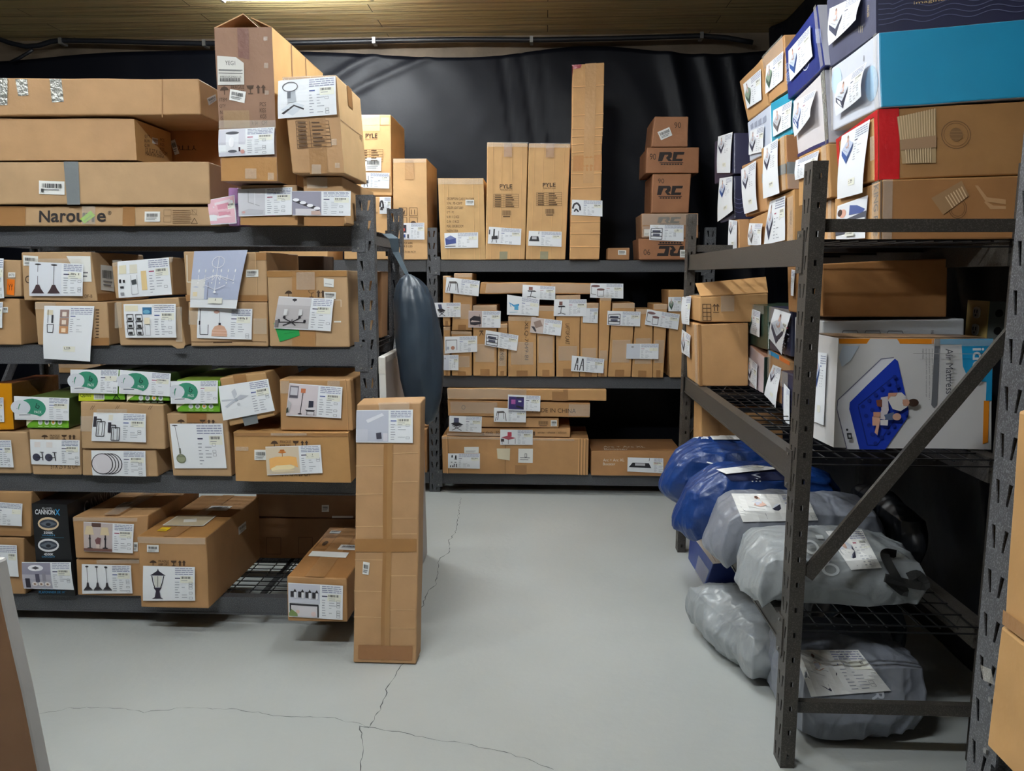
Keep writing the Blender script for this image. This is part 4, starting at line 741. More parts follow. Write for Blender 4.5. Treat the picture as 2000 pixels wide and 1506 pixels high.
c.pr('F', (373, 666, 520, 670), [('r', 0, .2, 1, .5, (110, 80, 54)), ('r', .3, .6, .55, .95, (70, 50, 34))]); c.done()
c = stack_pair('square brown box with a black six-arm chandelier sheet beside the left rack post', [(521, 528), (678, 529), (683, 677), (527, 674)], [([(546, 578.6), (653.5, 583.5), (647.5, 646.6), (537, 641)], 'chand6', dict(pf=.6, curl=.012, label='curling sheet with a black chandelier'))], zb=S2)
c.pr('F', (555, 566, 634, 581), FRAG()); c.tape('F', (571, 530, 617, 676), col=(170, 128, 84)); c.tape('F', [(521, 529), (678, 530), (678, 541), (522, 541)], col=(164, 122, 76)); c.shine('F', (580, 532, 616, 566))
c.sticker('F', [(633, 544), (653, 546), (652, 562), (633, 560)], bars=False, lines=1); c.sticker('F', [(633, 570), (657, 571), (656, 584), (634, 583)], off=.0045)
mbg = MB(); P = c.patch('F', [(535, 631), (584, 641), (586, 655), (547, 668)], .0035); P.rect(mbg, 0, 0, 1, 1, (34, 150, 74), 'print'); ops(P, mbg, [('l', [(.3, .3), (.8, .25)], .001, (16, 90, 44)), ('l', [(.3, .6), (.8, .5)], .001, (16, 90, 44))]); o = mbg.build('sticker', c.obj, c.base); o['label'] = 'green sticker'
c.pr('F', (652, 586, 666, 630), [('l', [(0, 0), (1, 0), (1, .3)], .002, (222, 214, 200)), ('l', [(0, .95), (1, .95)], .006, (222, 220, 214))]); c.done()
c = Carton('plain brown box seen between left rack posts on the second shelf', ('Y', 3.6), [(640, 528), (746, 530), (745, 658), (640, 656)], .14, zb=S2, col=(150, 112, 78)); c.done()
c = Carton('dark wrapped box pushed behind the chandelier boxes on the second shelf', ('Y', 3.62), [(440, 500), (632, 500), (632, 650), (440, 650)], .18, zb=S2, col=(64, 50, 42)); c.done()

# ------------------------------------------------------------------ left rack, third shelf
S3 = .672
c = Carton('amber plastic-wrapped box at the left edge, third shelf', ('Y', 3.15), [(-25, 750), (23, 749), (28, 838), (-25, 840)], .32, col=(206, 138, 20), colR=(96, 60, 24), colT=(110, 62, 30), k='tape', amp=.006); amber = c
c.sheet('F', [(-25, 775), (9, 776), (10, 824), (-25, 824)], 'none', curl=.004); c.done()
c = Carton('brown box below the amber wrapped box at the left edge', ('Y', 3.14), [(-25, 840), (52, 839), (60, 920), (-25, 919)], .4, zb=S3, zt=amber.f[3].z - .005); c.sheet('F', [(-25, 858), (24, 859), (30, 912), (-25, 912)], 'none'); c.done()
c = Carton('brown box with a two wall lamp sheet below the green packs box', ('Y', 3.13), [(56, 838), (157, 838), (159, 921), (64, 920)], .42, zb=S3); two = c
c.pr('F', (80, 848, 148, 858), FRAG()); c.text('F', '51 X 25 X 32 CM', (100, 907, 152, 915)); c.sheet('F', [(60.6, 857.5), (158, 859), (158, 908.5), (64, 906)], 'twoplant', pf=.6); c.done()
def plug(lab, q, sq, strip, zb=None, Y=3.12, d=.42, txt=False, top=(86, 104, 50)):
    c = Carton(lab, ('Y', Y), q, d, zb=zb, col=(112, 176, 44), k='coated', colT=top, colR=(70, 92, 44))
    c.sheet('F', sq, 'plug', pf=.6, curl=.004, off=.008, label='sheet with a round green pack picture')
    x0, y0, x1, y1 = strip
    if txt: c.pr('F', (x0, y0, x1, y1), [('r', 0, 0, .55, 1, (196, 206, 50)), ('t', 'Qplus', .03, .1, .27, .6, (40, 60, 30)), ('r', .33, .1, .56, .85, (226, 230, 220))] + [('r', .35 + .02 * i, .15, .358 + .02 * i, .7, (60, 60, 60)) for i in range(10)] + [('l', [(.82, .25), (.9, .8), (.75, .8), (.82, .25)], .003, (20, 50, 20))])
    else: c.pr('F', (x0, y0, x1, y1), [('p', [(0, 0), (.2, 0), (.05, .5), (0, .8)], (230, 225, 190))] + [('e', .33 + .155 * i, .35, .055, .32, (214, 220, 214)) for i in range(4)] + [('e', .33 + .155 * i, .35, .03, .16, ((190, 195, 200), (120, 126, 132), (220, 160, 60), (130, 140, 150))[i]) for i in range(4)] + [('r', .28 + .155 * i, .82, .39 + .155 * i, .86, (220, 235, 200)) for i in range(4)])
    c.done(); return c
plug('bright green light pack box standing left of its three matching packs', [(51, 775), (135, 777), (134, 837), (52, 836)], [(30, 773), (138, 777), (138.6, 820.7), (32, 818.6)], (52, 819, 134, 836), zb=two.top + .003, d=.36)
c = Carton('brown box with a round flat ceiling discs sheet on the third shelf', ('Y', 3.12), [(160.5, 877), (304, 878), (308, 926.5), (161, 925.5)], .42, zb=S3); lo = c
c.sheet('F', [(180, 879), (286, 880), (287, 930), (183, 927.6)], 'discs', pf=.56); c.done()
c = Carton('brown box with a black wall lantern sheet on the third shelf', ('Y', 3.11), [(156, 784), (319, 791), (322, 874.5), (159, 871)], .42, zb=lo.top + .003); wl = c
c.sheet('F', [(184.5, 805), (287, 807.5), (288, 863), (180.7, 860.7)], 'walllan', pf=.54); c.shine('F', (159, 812, 182, 842)); c.shine('F', (190, 799, 250, 808))
c.pr('F', (176, 792, 300, 800), [('l', [(.0, 1), (.04, 0)], .0015, INK), ('l', [(.03, 1), (.07, 0)], .0015, INK), ('l', [(.4, 1), (.44, 0)], .0015, INK), ('l', [(.43, 1), (.47, 0)], .0015, INK), ('l', [(.92, 1), (.96, 0)], .0015, INK), ('l', [(.95, 1), (.99, 0)], .0015, INK)]); c.done()
zz = wl.top
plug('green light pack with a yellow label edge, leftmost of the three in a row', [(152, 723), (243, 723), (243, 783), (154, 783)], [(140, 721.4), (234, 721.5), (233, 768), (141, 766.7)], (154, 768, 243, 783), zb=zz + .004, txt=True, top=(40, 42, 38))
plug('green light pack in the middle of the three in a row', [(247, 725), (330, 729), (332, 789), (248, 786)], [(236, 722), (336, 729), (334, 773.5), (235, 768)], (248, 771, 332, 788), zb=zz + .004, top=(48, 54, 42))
c = Carton('brown box with a green glass pendant sheet below a green light pack', ('Y', 3.13), [(325, 808), (445, 806), (452, 927), (337, 925)], .42, zb=S3); gp = c
c.tape('F', (365, 807, 404, 826), col=(150, 108, 68)); c.pr('F', (345, 818, 420, 830), FRAG()); c.sheet('F', [(333, 827), (436, 826.6), (444, 914), (342.7, 914)], 'smallpend', pf=.46, curl=.004); c.done()
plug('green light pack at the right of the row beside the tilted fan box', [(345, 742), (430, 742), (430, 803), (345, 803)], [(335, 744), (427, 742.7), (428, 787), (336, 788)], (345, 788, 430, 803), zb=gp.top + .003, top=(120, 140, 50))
c = Carton('brown box with an orange drum ceiling lamp sheet, large one on the third shelf', ('Y', 3.07), [(456, 844), (679, 846), (686, 945), (461, 943)], .46, zb=S3, col=(180, 138, 88)); dr = c
c.pr('F', (527, 859, 602, 874), FRAG()); c.text('F', '45 X 45 X 20 CM', (546, 921, 606, 930)); c.sticker('F', (497, 878, 521, 898)); c.sheet('F', [(519.4, 872), (626.7, 868.5), (631.4, 923), (523, 927.6)], 'drum', pf=.6, curl=.004); c.shine('F', (461, 872, 486, 880)); c.shine('F', (530, 845, 600, 850))
c.tape('F', [(456, 845), (679, 847), (679, 853), (457, 852)]); c.done()
c = Carton('brown box with a white ceiling fan sheet, tilted on its lower corner', ('Y', 3.08), [(428, 739), (518, 727), (537, 812), (448, 833)], .4, col=(184, 146, 100)); fanb = c
c.tape('F', [(470, 806), (500, 798), (505, 826), (478, 832)], k='duct', name='duct_tape'); c.tape('F', [(455, 734), (480, 731), (484, 752), (459, 755)])
c.sheet('F', [(428, 754), (525, 739.5), (539, 801), (438, 820.7)], 'fan', pf=.58, curl=.008); c.done()
c = Carton('brown box with a floor lamp room picture, resting on the drum lamp box', ('Y', 3.1), [(546, 741), (683, 742), (690, 830), (548, 827)], .42, zb=dr.top + .003, col=(178, 138, 94))
c.sheet('F', [(566.5, 748), (670, 755.5), (667.5, 816), (560, 811)], 'floorlamp', pf=.55, curl=.006); c.shine('F', (549, 744, 566, 768)); c.shine('F', (640, 744, 664, 756)); c.creases('F', (.93,), 'v'); c.done()

# ------------------------------------------------------------------ left rack, bottom shelf
S4 = .132
c = Carton('brown box at the left edge of the bottom shelf, lower of two', ('Y', 3.14), [(-25, 1049), (46, 1051), (49, 1157), (-25, 1157)], .42, zb=S4, col=(170, 132, 92)); lw = c
c.sheet('F', [(-25, 1062), (35, 1064), (40, 1125), (-25, 1123)], 'none', pf=.3); c.done()
c = Carton('brown box at the left edge of the bottom shelf, resting on another', ('Y', 3.14), [(-25, 959), (61, 961), (59.5, 1047), (-25, 1045)], .42, zb=lw.top + .003, col=(172, 134, 92))
c.sheet('F', [(-25, 978), (46, 983), (47, 1026), (-25, 1024)], 'none', pf=.3); c.tape('F', [(-25, 1036), (60, 1037), (60, 1047), (-25, 1045)]); c.done()
c = Carton('black ceiling fan light box standing on the bottom shelf', ('Y', 3.13), [(62, 984), (131, 985), (147, 1161), (74, 1160)], .46, zb=S4, col=(20, 21, 25), k='coated'); cx_ = c
c.text('F', 'CANNON', [(69, 995), (107, 995), (108, 1005), (69, 1005)], col=(225, 228, 232), bold=True); c.text('F', 'X', (108, 994, 118, 1006), col=(60, 150, 205), bold=True); c.text('F', 'BELL+HOWELL', (83, 991, 103, 994), col=(210, 210, 215))
for y0, t in ((1010, '3500K'), (1052, '4500K')):
    c.pr('F', (74, y0, 116, y0 + 26), [('e', .5, .5, .5, .5, (222, 196, 160) if y0 < 1040 else (225, 225, 228)), ('e', .5, .5, .42, .34, (60, 66, 78)), ('p', [(.1, .5), (.5, .25), (.9, .5), (.5, .75)], (96, 104, 116)), ('e', .5, .55, .12, .12, (40, 44, 50))])
    c.text('F', t, (86, y0 + 28, 105, y0 + 33), col=(225, 225, 230), bold=True); c.text('F', 'WARM' if y0 < 1040 else 'DAYLIGHT', (82, y0 + 34, 108, y0 + 37), col=(90, 160, 205))
c.pr('F', (80, 1049.5, 126, 1050.5), [('r', 0, 0, 1, 1, (60, 100, 120))]); c.text('F', 'VENTILATEUR DE', (82, 1146, 130, 1152), col=(60, 150, 205)); c.text('F', 'PLAFONNIER DE 14"', (76, 1154, 128, 1159), col=(60, 150, 205))
c.text('R', 'CANNON X', ('uv', .25, .06, .95, .22), col=(130, 130, 134)); c.sheet('F', [(46, 1096), (142, 1096), (149, 1149.6), (51, 1147)], 'ceil', pf=.58, curl=.012, off=.008); c.done()
c = Carton('brown box with a three pendant lamps sheet, bottom shelf', ('Y', 3.14), [(148, 1092), (284, 1092), (288, 1162), (151, 1160)], .45, zb=S4, col=(176, 136, 94)); lw = c
c.sheet('F', [(161.5, 1100.7), (257.6, 1103), (261.4, 1157.4), (163, 1158.5)], 'pend3', pf=.58); c.shine('F', (190, 1092, 280, 1100)); c.done()
c = Carton('brown box with a pair of table lamps sheet, bottom shelf', ('Y', 3.13), [(141, 1010), (290, 1006), (286, 1090), (147, 1089)], .5, zb=lw.top + .003, col=(176, 136, 94))
c.sheet('F', [(165, 1018), (263, 1023), (262, 1079), (167, 1075.6)], 'lampbox', pf=.58); c.shine('F', (144, 1010, 270, 1017)); c.sticker('F', (262, 1058, 270, 1076)); c.sticker('T', ('uv', .35, .6, .5, .75)); c.shine('T', ('uv', .4, 0, .6, 1)); c.tape('T', ('uv', .42, 0, .62, 1)); c.done()
c = Carton('large brown box with an outdoor post lantern sheet jutting from the bottom shelf', ('Y', 3.03), [(269, 1047), (402, 1049), (408, 1189), (275, 1186)], .6, zb=S4, col=(174, 134, 92), colT=(160, 116, 68))
c.pr('F', (291, 1093, 362, 1105), FRAG()); c.sticker('F', (288, 1064, 311, 1078)); c.sheet('F', [(281, 1104), (382, 1106.4), (382.6, 1172), (281, 1172)], 'lantern', pf=.58, curl=.005, label='sheet showing a black post lantern')
c.shine('F', [(270, 1048), (402, 1050), (402, 1062), (271, 1060)]); c.sticker('T', ('uv', .3, .02, .95, .0001 + .0)) if False else None
c.tape('T', ('uv', .38, 0, .58, 1)); c.sticker('T', ('uv', .15, .55, .75, .78), col=(196, 180, 150), bars=False, lines=0, art=[('p', [(.3, .4), (.6, .3), (.7, .6), (.4, .7)], (226, 222, 214)), ('l', [(0, 0), (1, 0), (1, 1), (0, 1), (0, 0)], .006, (224, 220, 212))]); c.sticker('T', ('uv', .45, .3, .8, .42)); c.sticker('T', ('uv', .18, .82, .32, .9), col=(228, 190, 30), bars=False, label='yellow sticker'); c.sticker('R', ('uv', .55, .22, .7, .34)); c.done()
c = Carton('long brown box with a four-light bath bar sheet at right of bottom shelf', ('Y', 2.93), [(560.5, 1125.5), (678, 1129.7), (679, 1215.5), (562, 1211)], .62, zb=S4, col=(176, 134, 90), colT=(150, 106, 62))
c.sheet('F', [(563.6, 1137), (670.7, 1143), (670, 1209.5), (565, 1203)], 'bath4', pf=.58, curl=.003); c.tape('T', ('uv', .3, 0, .62, 1)); c.sticker('T', ('uv', .08, .55, .75, .65), bars=False, lines=0); c.sticker('T', ('uv', .5, .4, .95, .5)); c.sticker('T', ('uv', .1, .1, .3, .16)); c.pr('T', ('uv', .06, .25, .3, .5), [('l', [(0, 0), (1, 0), (1, 1), (0, 1), (0, 0)], .003, INK), ('e', .5, .5, .2, .2, INK)]); c.done()
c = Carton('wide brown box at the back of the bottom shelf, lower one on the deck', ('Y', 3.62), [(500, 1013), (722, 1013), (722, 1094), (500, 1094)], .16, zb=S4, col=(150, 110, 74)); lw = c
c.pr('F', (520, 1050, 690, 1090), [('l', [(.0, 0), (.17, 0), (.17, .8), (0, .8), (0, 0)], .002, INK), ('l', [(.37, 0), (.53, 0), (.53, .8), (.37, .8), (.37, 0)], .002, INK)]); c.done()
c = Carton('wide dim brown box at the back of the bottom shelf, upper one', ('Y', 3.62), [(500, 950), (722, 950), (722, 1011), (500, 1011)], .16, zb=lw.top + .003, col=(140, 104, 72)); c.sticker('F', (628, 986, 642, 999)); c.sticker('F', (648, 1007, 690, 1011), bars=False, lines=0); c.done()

# ------------------------------------------------------------------ standing boxes beside the left rack
q = [(697, 790), (822, 785), (813, 1297), (689, 1297)]
# leans back a little against the post
bl, br = hit(689, 1297, Z=0.002), hit(813, 1297, Z=0.002); yb = (bl.y + br.y) / 2; yt = 2.985
tl, tr = hit(697, 790, Y=yt), hit(822, 786, Y=yt)
c = Carton.__new__(Carton)
def carton3(label, f, dv, col=CARD, k='card', cat='box', name='cardboard_box', amp=.0025, colR=None, colT=None):
    c = Carton.__new__(Carton); Carton.n += 1; c.seed = Carton.n; c.k = k; c.col = col; c.amp = amp; b = [p + dv for p in f]; c.f = f; c.b = b
    c.base = sum((f[2], f[3], b[2], b[3]), Vector()) / 4; c.base.z = min(p.z for p in (f[2], f[3], b[2], b[3]))
    c.obj = empty(name, c.base, label, cat); sd = Vector((c.seed * 3.17, c.seed * 1.3, c.seed * .7)); c.disp = lambda p: noise.noise_vector(p * 5 + sd) * c.amp
    F = {'F': (f[0], f[1], f[2], f[3]), 'R': (f[1], b[1], b[2], f[2]), 'L': (b[0], f[0], f[3], b[3]), 'T': (b[0], b[1], f[1], f[0]), 'U': (f[3], f[2], b[2], b[3]), 'B': (b[1], b[0], b[3], b[2])}
    ctr = sum(f + b, Vector()) / 8; c.faces = {}; c.mb = MB(); c.mb2 = MB()
    for key, cc in F.items():
        n = (cc[1] - cc[0]).cross(cc[3] - cc[0]).normalized()
        if n.dot(sum(cc, Vector()) / 4 - ctr) < 0: n = -n
        c.faces[key] = (cc, n); c1 = colR if key == 'R' and colR else colT if key == 'T' and colT else col
        Patch(cc, n, disp=c.disp).rect(c.mb, 0, 0, 1, 1, c1, k, step=.07)
    return c
f = [tl, tr, Vector((br.x, yb, .004)), Vector((bl.x, yb, .004))]
c = carton3('tall narrow brown box standing on the floor against the left rack post', f, Vector((.006, .085, .012)), col=(180, 142, 102))
c.tape('F', ('uv', .44, .02, .5, .99), col=(160, 118, 74)); c.tape('F', ('uv', .5, .02, .58, .99), col=(168, 128, 84), off=.0026)
c.tape('F', ('uv', .0, .52, .97, .57), col=(160, 118, 74), off=.003); c.tape('F', ('uv', .08, .93, .94, .985), col=(152, 108, 70), off=.003)
for i, y in enumerate((.19, .235, .3, .345, .44, .47, .5, .6, .66, .72, .79, .82, .86)): c.pr('F', ('uv', .0 if i % 2 else .5, y, .5 if i % 2 else .97, y + .0025), [('r', 0, 0, 1, 1, (206, 170, 128))])
c.sheet('F', [(697, 801), (807, 800), (807, 865), (696, 864)], 'spot', pf=.57, curl=.003); c.shine('F', [(740, 787), (800, 786), (800, 800), (742, 802)]); c.sticker('F', [(709, 1097), (722, 1099), (720, 1123), (708, 1121)], label='small barcode sticker')
c.done()
y0, y1 = 3.13, 4.06; zt = 1.185
c = carton3('tall flat grey-brown box with a white edge leaning on the side of the left rack', [Vector((-.68, y0, zt)), Vector((-.65, y0, zt)), Vector((-.635, y0, .004)), Vector((-.665, y0, .004))], Vector((0, y1 - y0, 0)), col=(214, 214, 212), k='coated', colR=(150, 138, 132), colT=(196, 194, 190))
c.shine('F', ('uv', 0, 0, 1, .06)); c.tape('R', ('uv', 0, 0, 1, .02), k='clear', name='clear_tape', off=.005); c.done()
# ------------------------------------------------------------------ back racks, top shelf
B1 = 1.618; YB = 5.29
LT = (206, 164, 114)
under = Carton('brown box supporting the left speaker box on the back rack top shelf', ('Y', YB), [(672, 384), (764, 384), (764, 500), (672, 500)], .45, zb=B1, col=LT); under.sheet('F', (742, 385, 764, 418), 'hose', pf=.4); under.done()
c = Carton('tall brown speaker box on the back rack, upper one nearest the left rack', ('Y', YB), [(672, 224), (763.5, 224), (765, 382), (672, 382)], .5, zb=under.top + .005, col=(218, 172, 118))
c.text('F', 'PYLE', (714, 261, 737, 270), bold=True); c.text('F', 'PyleUSA.com', (714, 271, 737, 274)); c.pr('F', (704, 292, 748, 316), TBL(5)); c.sticker('F', (714, 308, 745, 334)); c.sheet('F', [(705, 337), (761, 338), (760.5, 368.5), (706, 367)], 'speaker', pf=.3, curl=.002)
c.shine('F', (703, 225, 742, 256)); c.shine('F', (744, 230, 760, 244)); c.creases('F', (.12,)); c.done()
c = Carton('brown box with handling symbols standing second from the left on the back rack top', ('Y', YB), [(768, 310), (833, 310), (835, 502), (768, 500)], .5, zb=B1, col=(214, 172, 122))
c.tape('F', (791, 312, 808, 350), col=(190, 146, 96)); c.pr('F', (779, 406, 815, 440), [('l', [(0, 0), (.43, 0), (.43, .45), (0, .45), (0, 0)], .003, INK), ('l', [(.57, 0), (1, 0), (1, .45), (.57, .45), (.57, 0)], .003, INK), ('l', [(0, .55), (.43, .55), (.43, 1), (0, 1), (0, .55)], .003, INK), ('l', [(.57, .55), (1, .55), (1, 1), (.57, 1), (.57, .55)], .003, INK), ('p', [(.08, .1), (.2, .3), (.35, .1), (.3, .38), (.12, .38)], INK), ('l', [(.68, .1), (.68, .38)], .004, INK), ('l', [(.86, .1), (.86, .38)], .004, INK), ('e', .78, .9, .16, .14, INK)])
c.sheet('F', [(783, 436), (829, 435), (829.5, 468), (783, 468)], 'phone', pf=.4, curl=.002); c.text('F', '17.0 LBS', (786, 473, 806, 477)); c.text('F', '34.0 LBS', (786, 479, 806, 483)); c.text('F', '17X14.4 INCH', (789, 490, 812, 494)); c.shine('F', (768, 310, 832, 318)); c.done()
c = Carton('brown box with many lines of shipping text, left of two tall speaker boxes', ('Y', YB), [(855, 348), (944, 348), (948, 503), (862, 504)], .42, zb=B1, col=(206, 168, 116))
for i, st in enumerate(('DESCRIPTION: CLASS C RV COVER', 'S.N.: 75-C0FT', 'COLOR: LIGHT GREY', 'QTY: 1 PC', 'N.W: 11.2 KGS', 'G.W: 13 KGS', 'MEAS: 50X38X23CM', 'MADE IN CHINA')):
    w = (53, 30, 32, 14, 24, 24, 32, 22)[i]; c.text('F', st, (873, 386 + 8.9 * i, 873 + w, 391 + 8.9 * i))
c.sticker('F', (909, 390, 926, 401), bars=True, lines=1); c.sheet('F', [(868, 455.5), (934, 453.7), (934, 484), (869, 485)], 'cover', pf=.36, curl=.002); c.creases('F', (.12, .2, .76, .88), 'v'); c.shine('F', (856, 349, 943, 360)); c.done()
for lab, q, sq, dx, dy in (('tall brown speaker box, left of the matching pair on the back rack top', [(951.6, 278), (1031, 280), (1025, 506), (948, 506)], [(955, 443), (1018.5, 447), (1017, 478.6), (952.7, 476)], 0, 0),
                           ('tall brown speaker box, right of the matching pair on the back rack top', [(1033, 280), (1113.5, 281.5), (1104, 506.5), (1027, 505)], [(1033, 451), (1097, 452.6), (1096.6, 482), (1031.5, 480)], 84, -3)):
    c = Carton(lab, ('Y', YB), q, .42, zb=B1, col=(206, 164, 112), group='matching speaker boxes')
    c.text('F', 'PYLE', (976 + dx, 360 + dy, 1001 + dx, 368 + dy), bold=True); c.text('F', 'PyleUSA.com', (977 + dx, 369 + dy, 1001 + dx, 373 + dy)); c.pr('F', (964 + dx, 379 + dy, 1013 + dx, 405 + dy), TBL(6)); c.pr('F', (981 + dx, 411 + dy, 998 + dx, 425 + dy), BARS)
    c.sheet('F', sq, 'saw' if dx else 'speaker', pf=.35, curl=.002); c.shine('F', (q[0][0], q[0][1], q[1][0], q[0][1] + 9)); c.tape('F', ('uv', .42, 0, .62, .12)); c.creases('F', (.14, .36, .62, .86), 'v'); c.tape('F', ('uv', .36, .93, .56, 1), col=(150, 145, 118)); c.done()
c = Carton('very tall thin brown box with a red taped corner on the back rack top', ('Y', 5.26), [(1119, 127), (1181, 122), (1170, 513), (1113, 515)], .25, zb=B1, col=(206, 160, 108), amp=.005)
c.tape('F', [(1117, 127), (1137, 126), (1134, 133), (1120, 136)], col=(150, 24, 48), label='red tape', name='red_tape'); c.tape('L', ('uv', .1, 0, 1, .04), col=(150, 24, 48), name='red_tape'); c.sheet('F', [(1117, 390), (1176.5, 392), (1176.5, 423), (1116, 420)], 'hose', pf=.35, curl=.003)
c.creases('F', (.11, .25, .32, .36, .4, .44, .47, .55, .62, .7, .745, .8, .86, .93)); c.tape('F', ('uv', .05, .46, 1, .54), col=(196, 140, 84)); c.tape('F', ('uv', .4, 0, .75, .6), col=(200, 156, 106)); c.done()
c = Carton('tiny brown box alone on the back rack top shelf', ('Y', YB), [(1187, 485), (1230, 484), (1229, 507), (1186, 508)], .12, zb=B1, col=(170, 124, 84)); c.sticker('F', (1207, 489, 1223, 498)); c.done()
RCC = (152, 104, 72)
def rc(c, q, rot=0):
    x0, y0, x1, y1 = q; K2 = (40, 32, 30)
    L = [('p', [(.0, .0), (.45, 0), (.5, .1), (.48, .42), (.4, .5), (.52, .72), (.36, .72), (.26, .46), (.3, .34), (.34, .3), (.34, .2), (.2, .2), (.1, .72), (-.06, .72)], K2), ('p', [(.56, 0), (1, 0), (.97, .2), (.72, .2), (.66, .52), (.93, .52), (.9, .72), (.5, .72)], K2), ('r', 0, .8, .95, .86, K2)] + [('r', .05 + .11 * i, .9, .13 + .11 * i, 1, K2) for i in range(8)]
    if rot: L = [(o[0], [(1 - a, 1 - b) for a, b in o[1]], o[2]) if o[0] == 'p' else ('r', 1 - o[3], 1 - o[4], 1 - o[1], 1 - o[2], o[5]) for o in L]
    c.pr('F', q, L)
c = Carton('brown box with an upside-down black logo, bottom of the right stack on the back rack', ('Y', 5.26), [(1247, 466), (1344, 466), (1344, 508), (1249, 508)], .35, zb=B1, col=RCC); rc(c, (1283, 473, 1333, 500), 1); c.text('F', '90', (1257, 487, 1270, 498), rot=2); c.sticker('F', (1328, 488, 1344, 503)); c.done(); z = c.top
c = Carton('plastic-wrapped brown box, second from the bottom of the stack of logo boxes', ('Y', 5.26), [(1253, 417), (1364, 417), (1364, 465), (1254, 465)], .35, zb=z + .004, col=(158, 118, 86)); rc(c, (1286, 424, 1330, 440)); c.sheet('F', [(1269.5, 439), (1335, 439.6), (1334.6, 471.5), (1267.7, 469)], 'rackpic', pf=.4, curl=.002); c.shine('F', (1254, 418, 1363, 440)); c.shine('F', (1255, 442, 1285, 464)); c.sticker('F', (1258, 448, 1270, 461), bars=False); c.done(); z = c.top
c = Carton('square brown box with a black logo, middle of the stack on the back rack', ('Y', 5.26), [(1275, 340), (1350, 339), (1345, 413), (1273, 412)], .4, zb=z + .004, col=RCC); rc(c, (1286, 363, 1334, 388)); c.text('F', '90', (1285, 349, 1297, 358)); c.done(); z = c.top
c = Carton('wide brown box with a black logo, second from the top of the back rack stack', ('Y', 5.26), [(1264, 288), (1366, 288), (1365, 335), (1262, 336)], .4, zb=z + .004, col=RCC); rc(c, (1288, 297, 1337, 322)); c.text('F', '90', (1269, 300, 1281, 312)); c.done(); z = c.top
c = Carton('small plain brown box topmost of the stack of logo boxes', ('Y', 5.26), [(1279, 227), (1345, 228), (1343, 285.6), (1273, 284.5)], .4, zb=z + .004, col=(158, 110, 78)); c.sticker('F', [(1284, 258), (1307, 248), (1313, 264), (1291, 274)]); c.text('F', '90', (1317, 239, 1330, 250)); c.creases('F', (.93,), 'v'); c.done()
c = Carton('brown box whose lower edge shows under the left rack top beam, on the back rack', ('Y', YB), [(505, 440), (640, 440), (640, 504), (505, 504)], .4, zb=B1, col=LT); c.done()

# ------------------------------------------------------------------ back rack, middle shelf: flat-pack boxes on end
B2 = .829
def fp(label, q, sheets=(), txt=None, zb=B2, Y=5.28, d=.35, col=(196, 152, 102), shn=True, **kw):
    c = Carton(label, ('Y', Y), q, d, zb=zb, col=col, **kw)
    for s_ in sheets: c.sheet('F', s_[0], s_[1], pf=.42, curl=.003, off=(s_[2] if len(s_) > 2 else .008))
    if txt: c.text('F', txt[0], txt[1], rot=txt[2] if len(txt) > 2 else 1)
    if shn: r = random.Random(c.seed); c.shine('F', ('uv', 0, 0, 1, .07)); c.shine('F', ('uv', .1, .4 + .3 * r.random(), .9, .8)); c.creases('F', (r.uniform(.2, .8),), 'v'); c.tape('F', ('uv', .3, .9, .7, 1))
    c.done(); return c
V = lambda *a: [(840 + a[i] / 3.846, 500 + a[i + 1] / 3.846) for i in range(0, len(a), 2)]
l3 = fp('narrow flat-pack box with an orange label at the left end of the back middle shelf', V(100, 532, 150, 530, 150, 900, 102, 905), [(V(90, 745, 215, 742, 215, 857, 95, 857), 'plain', .012)])
l4 = fp('flat-pack box with a small table sheet second from the left, back middle shelf', V(157, 565, 312, 568, 314, 905, 165, 910), [(V(110, 605, 355, 600, 355, 718, 112, 732), 'frame', .01)])
l1 = fp('short upright box above the orange-labelled one with a trestle sheet', V(96, 148, 152, 150, 152, 525, 98, 525), [(V(35, 350, 232, 350, 232, 458, 60, 458), 'standdesk', .02)], zb=l3.top + .004)
l2 = fp('upright box with a black work table sheet, topmost at the left of the middle shelf', V(180, 130, 316, 130, 314, 545, 165, 545), [(V(125, 158, 375, 187, 365, 302, 115, 275), 'table', .012)], zb=l4.top + .004)
fp('flat-pack box with a dark chair picture third from the left on the middle shelf', V(322, 372, 503, 370, 500, 900, 325, 900), [(V(292, 410, 532, 412, 530, 538, 288, 535), 'dark', .016)], ('K', V(370, 560, 400, 560, 400, 605, 370, 605)))
fp('thin flat-pack box lettered down its edge, with a dish rack sheet', V(509, 512, 580, 510, 577, 905, 509, 905), [(V(420, 555, 665, 595, 652, 710, 412, 668), 'rackpic', .022)], ('SB9SB', V(525, 690, 552, 690, 552, 785, 525, 785)))
fp('wide flat-pack box with a long code down its face and a blue line drawing sheet', V(587, 455, 798, 458, 796, 885, 588, 885), [(V(580, 290, 822, 325, 815, 450, 578, 440), 'blue', .014)], ('-XLQ-7049-BI', V(706, 480, 738, 480, 738, 780, 706, 780)))
fp('flat-pack box with a desk corner picture, centre of the middle shelf', V(802, 375, 938, 378, 936, 880, 803, 882), [(V(762, 458, 992, 485, 980, 598, 750, 572), 'room', .02)])
lc = fp('flat-pack box for a laptop cart with a rolling table sheet', V(945, 295, 1128, 292, 1120, 885, 948, 885), [(V(932, 325, 1175, 325, 1175, 452, 928, 450), 'laptoptab', .012)], ('LAPTOP CART', V(1018, 510, 1048, 510, 1048, 665, 1018, 665)))
fp('flat-pack box with handling symbols and two A-shaped legs sheet', V(1132, 352, 1268, 352, 1258, 890, 1126, 890), [(V(1065, 745, 1307, 772, 1300, 878, 1057, 862), 'standp', .02), (V(1150, 392, 1262, 392, 1258, 505, 1146, 500), 'none', .006)])
tb = fp('tall plain narrow flat-pack box reaching above its neighbours on the middle shelf', V(1275, 290, 1363, 290, 1330, 895, 1262, 890), (), zb=B2)
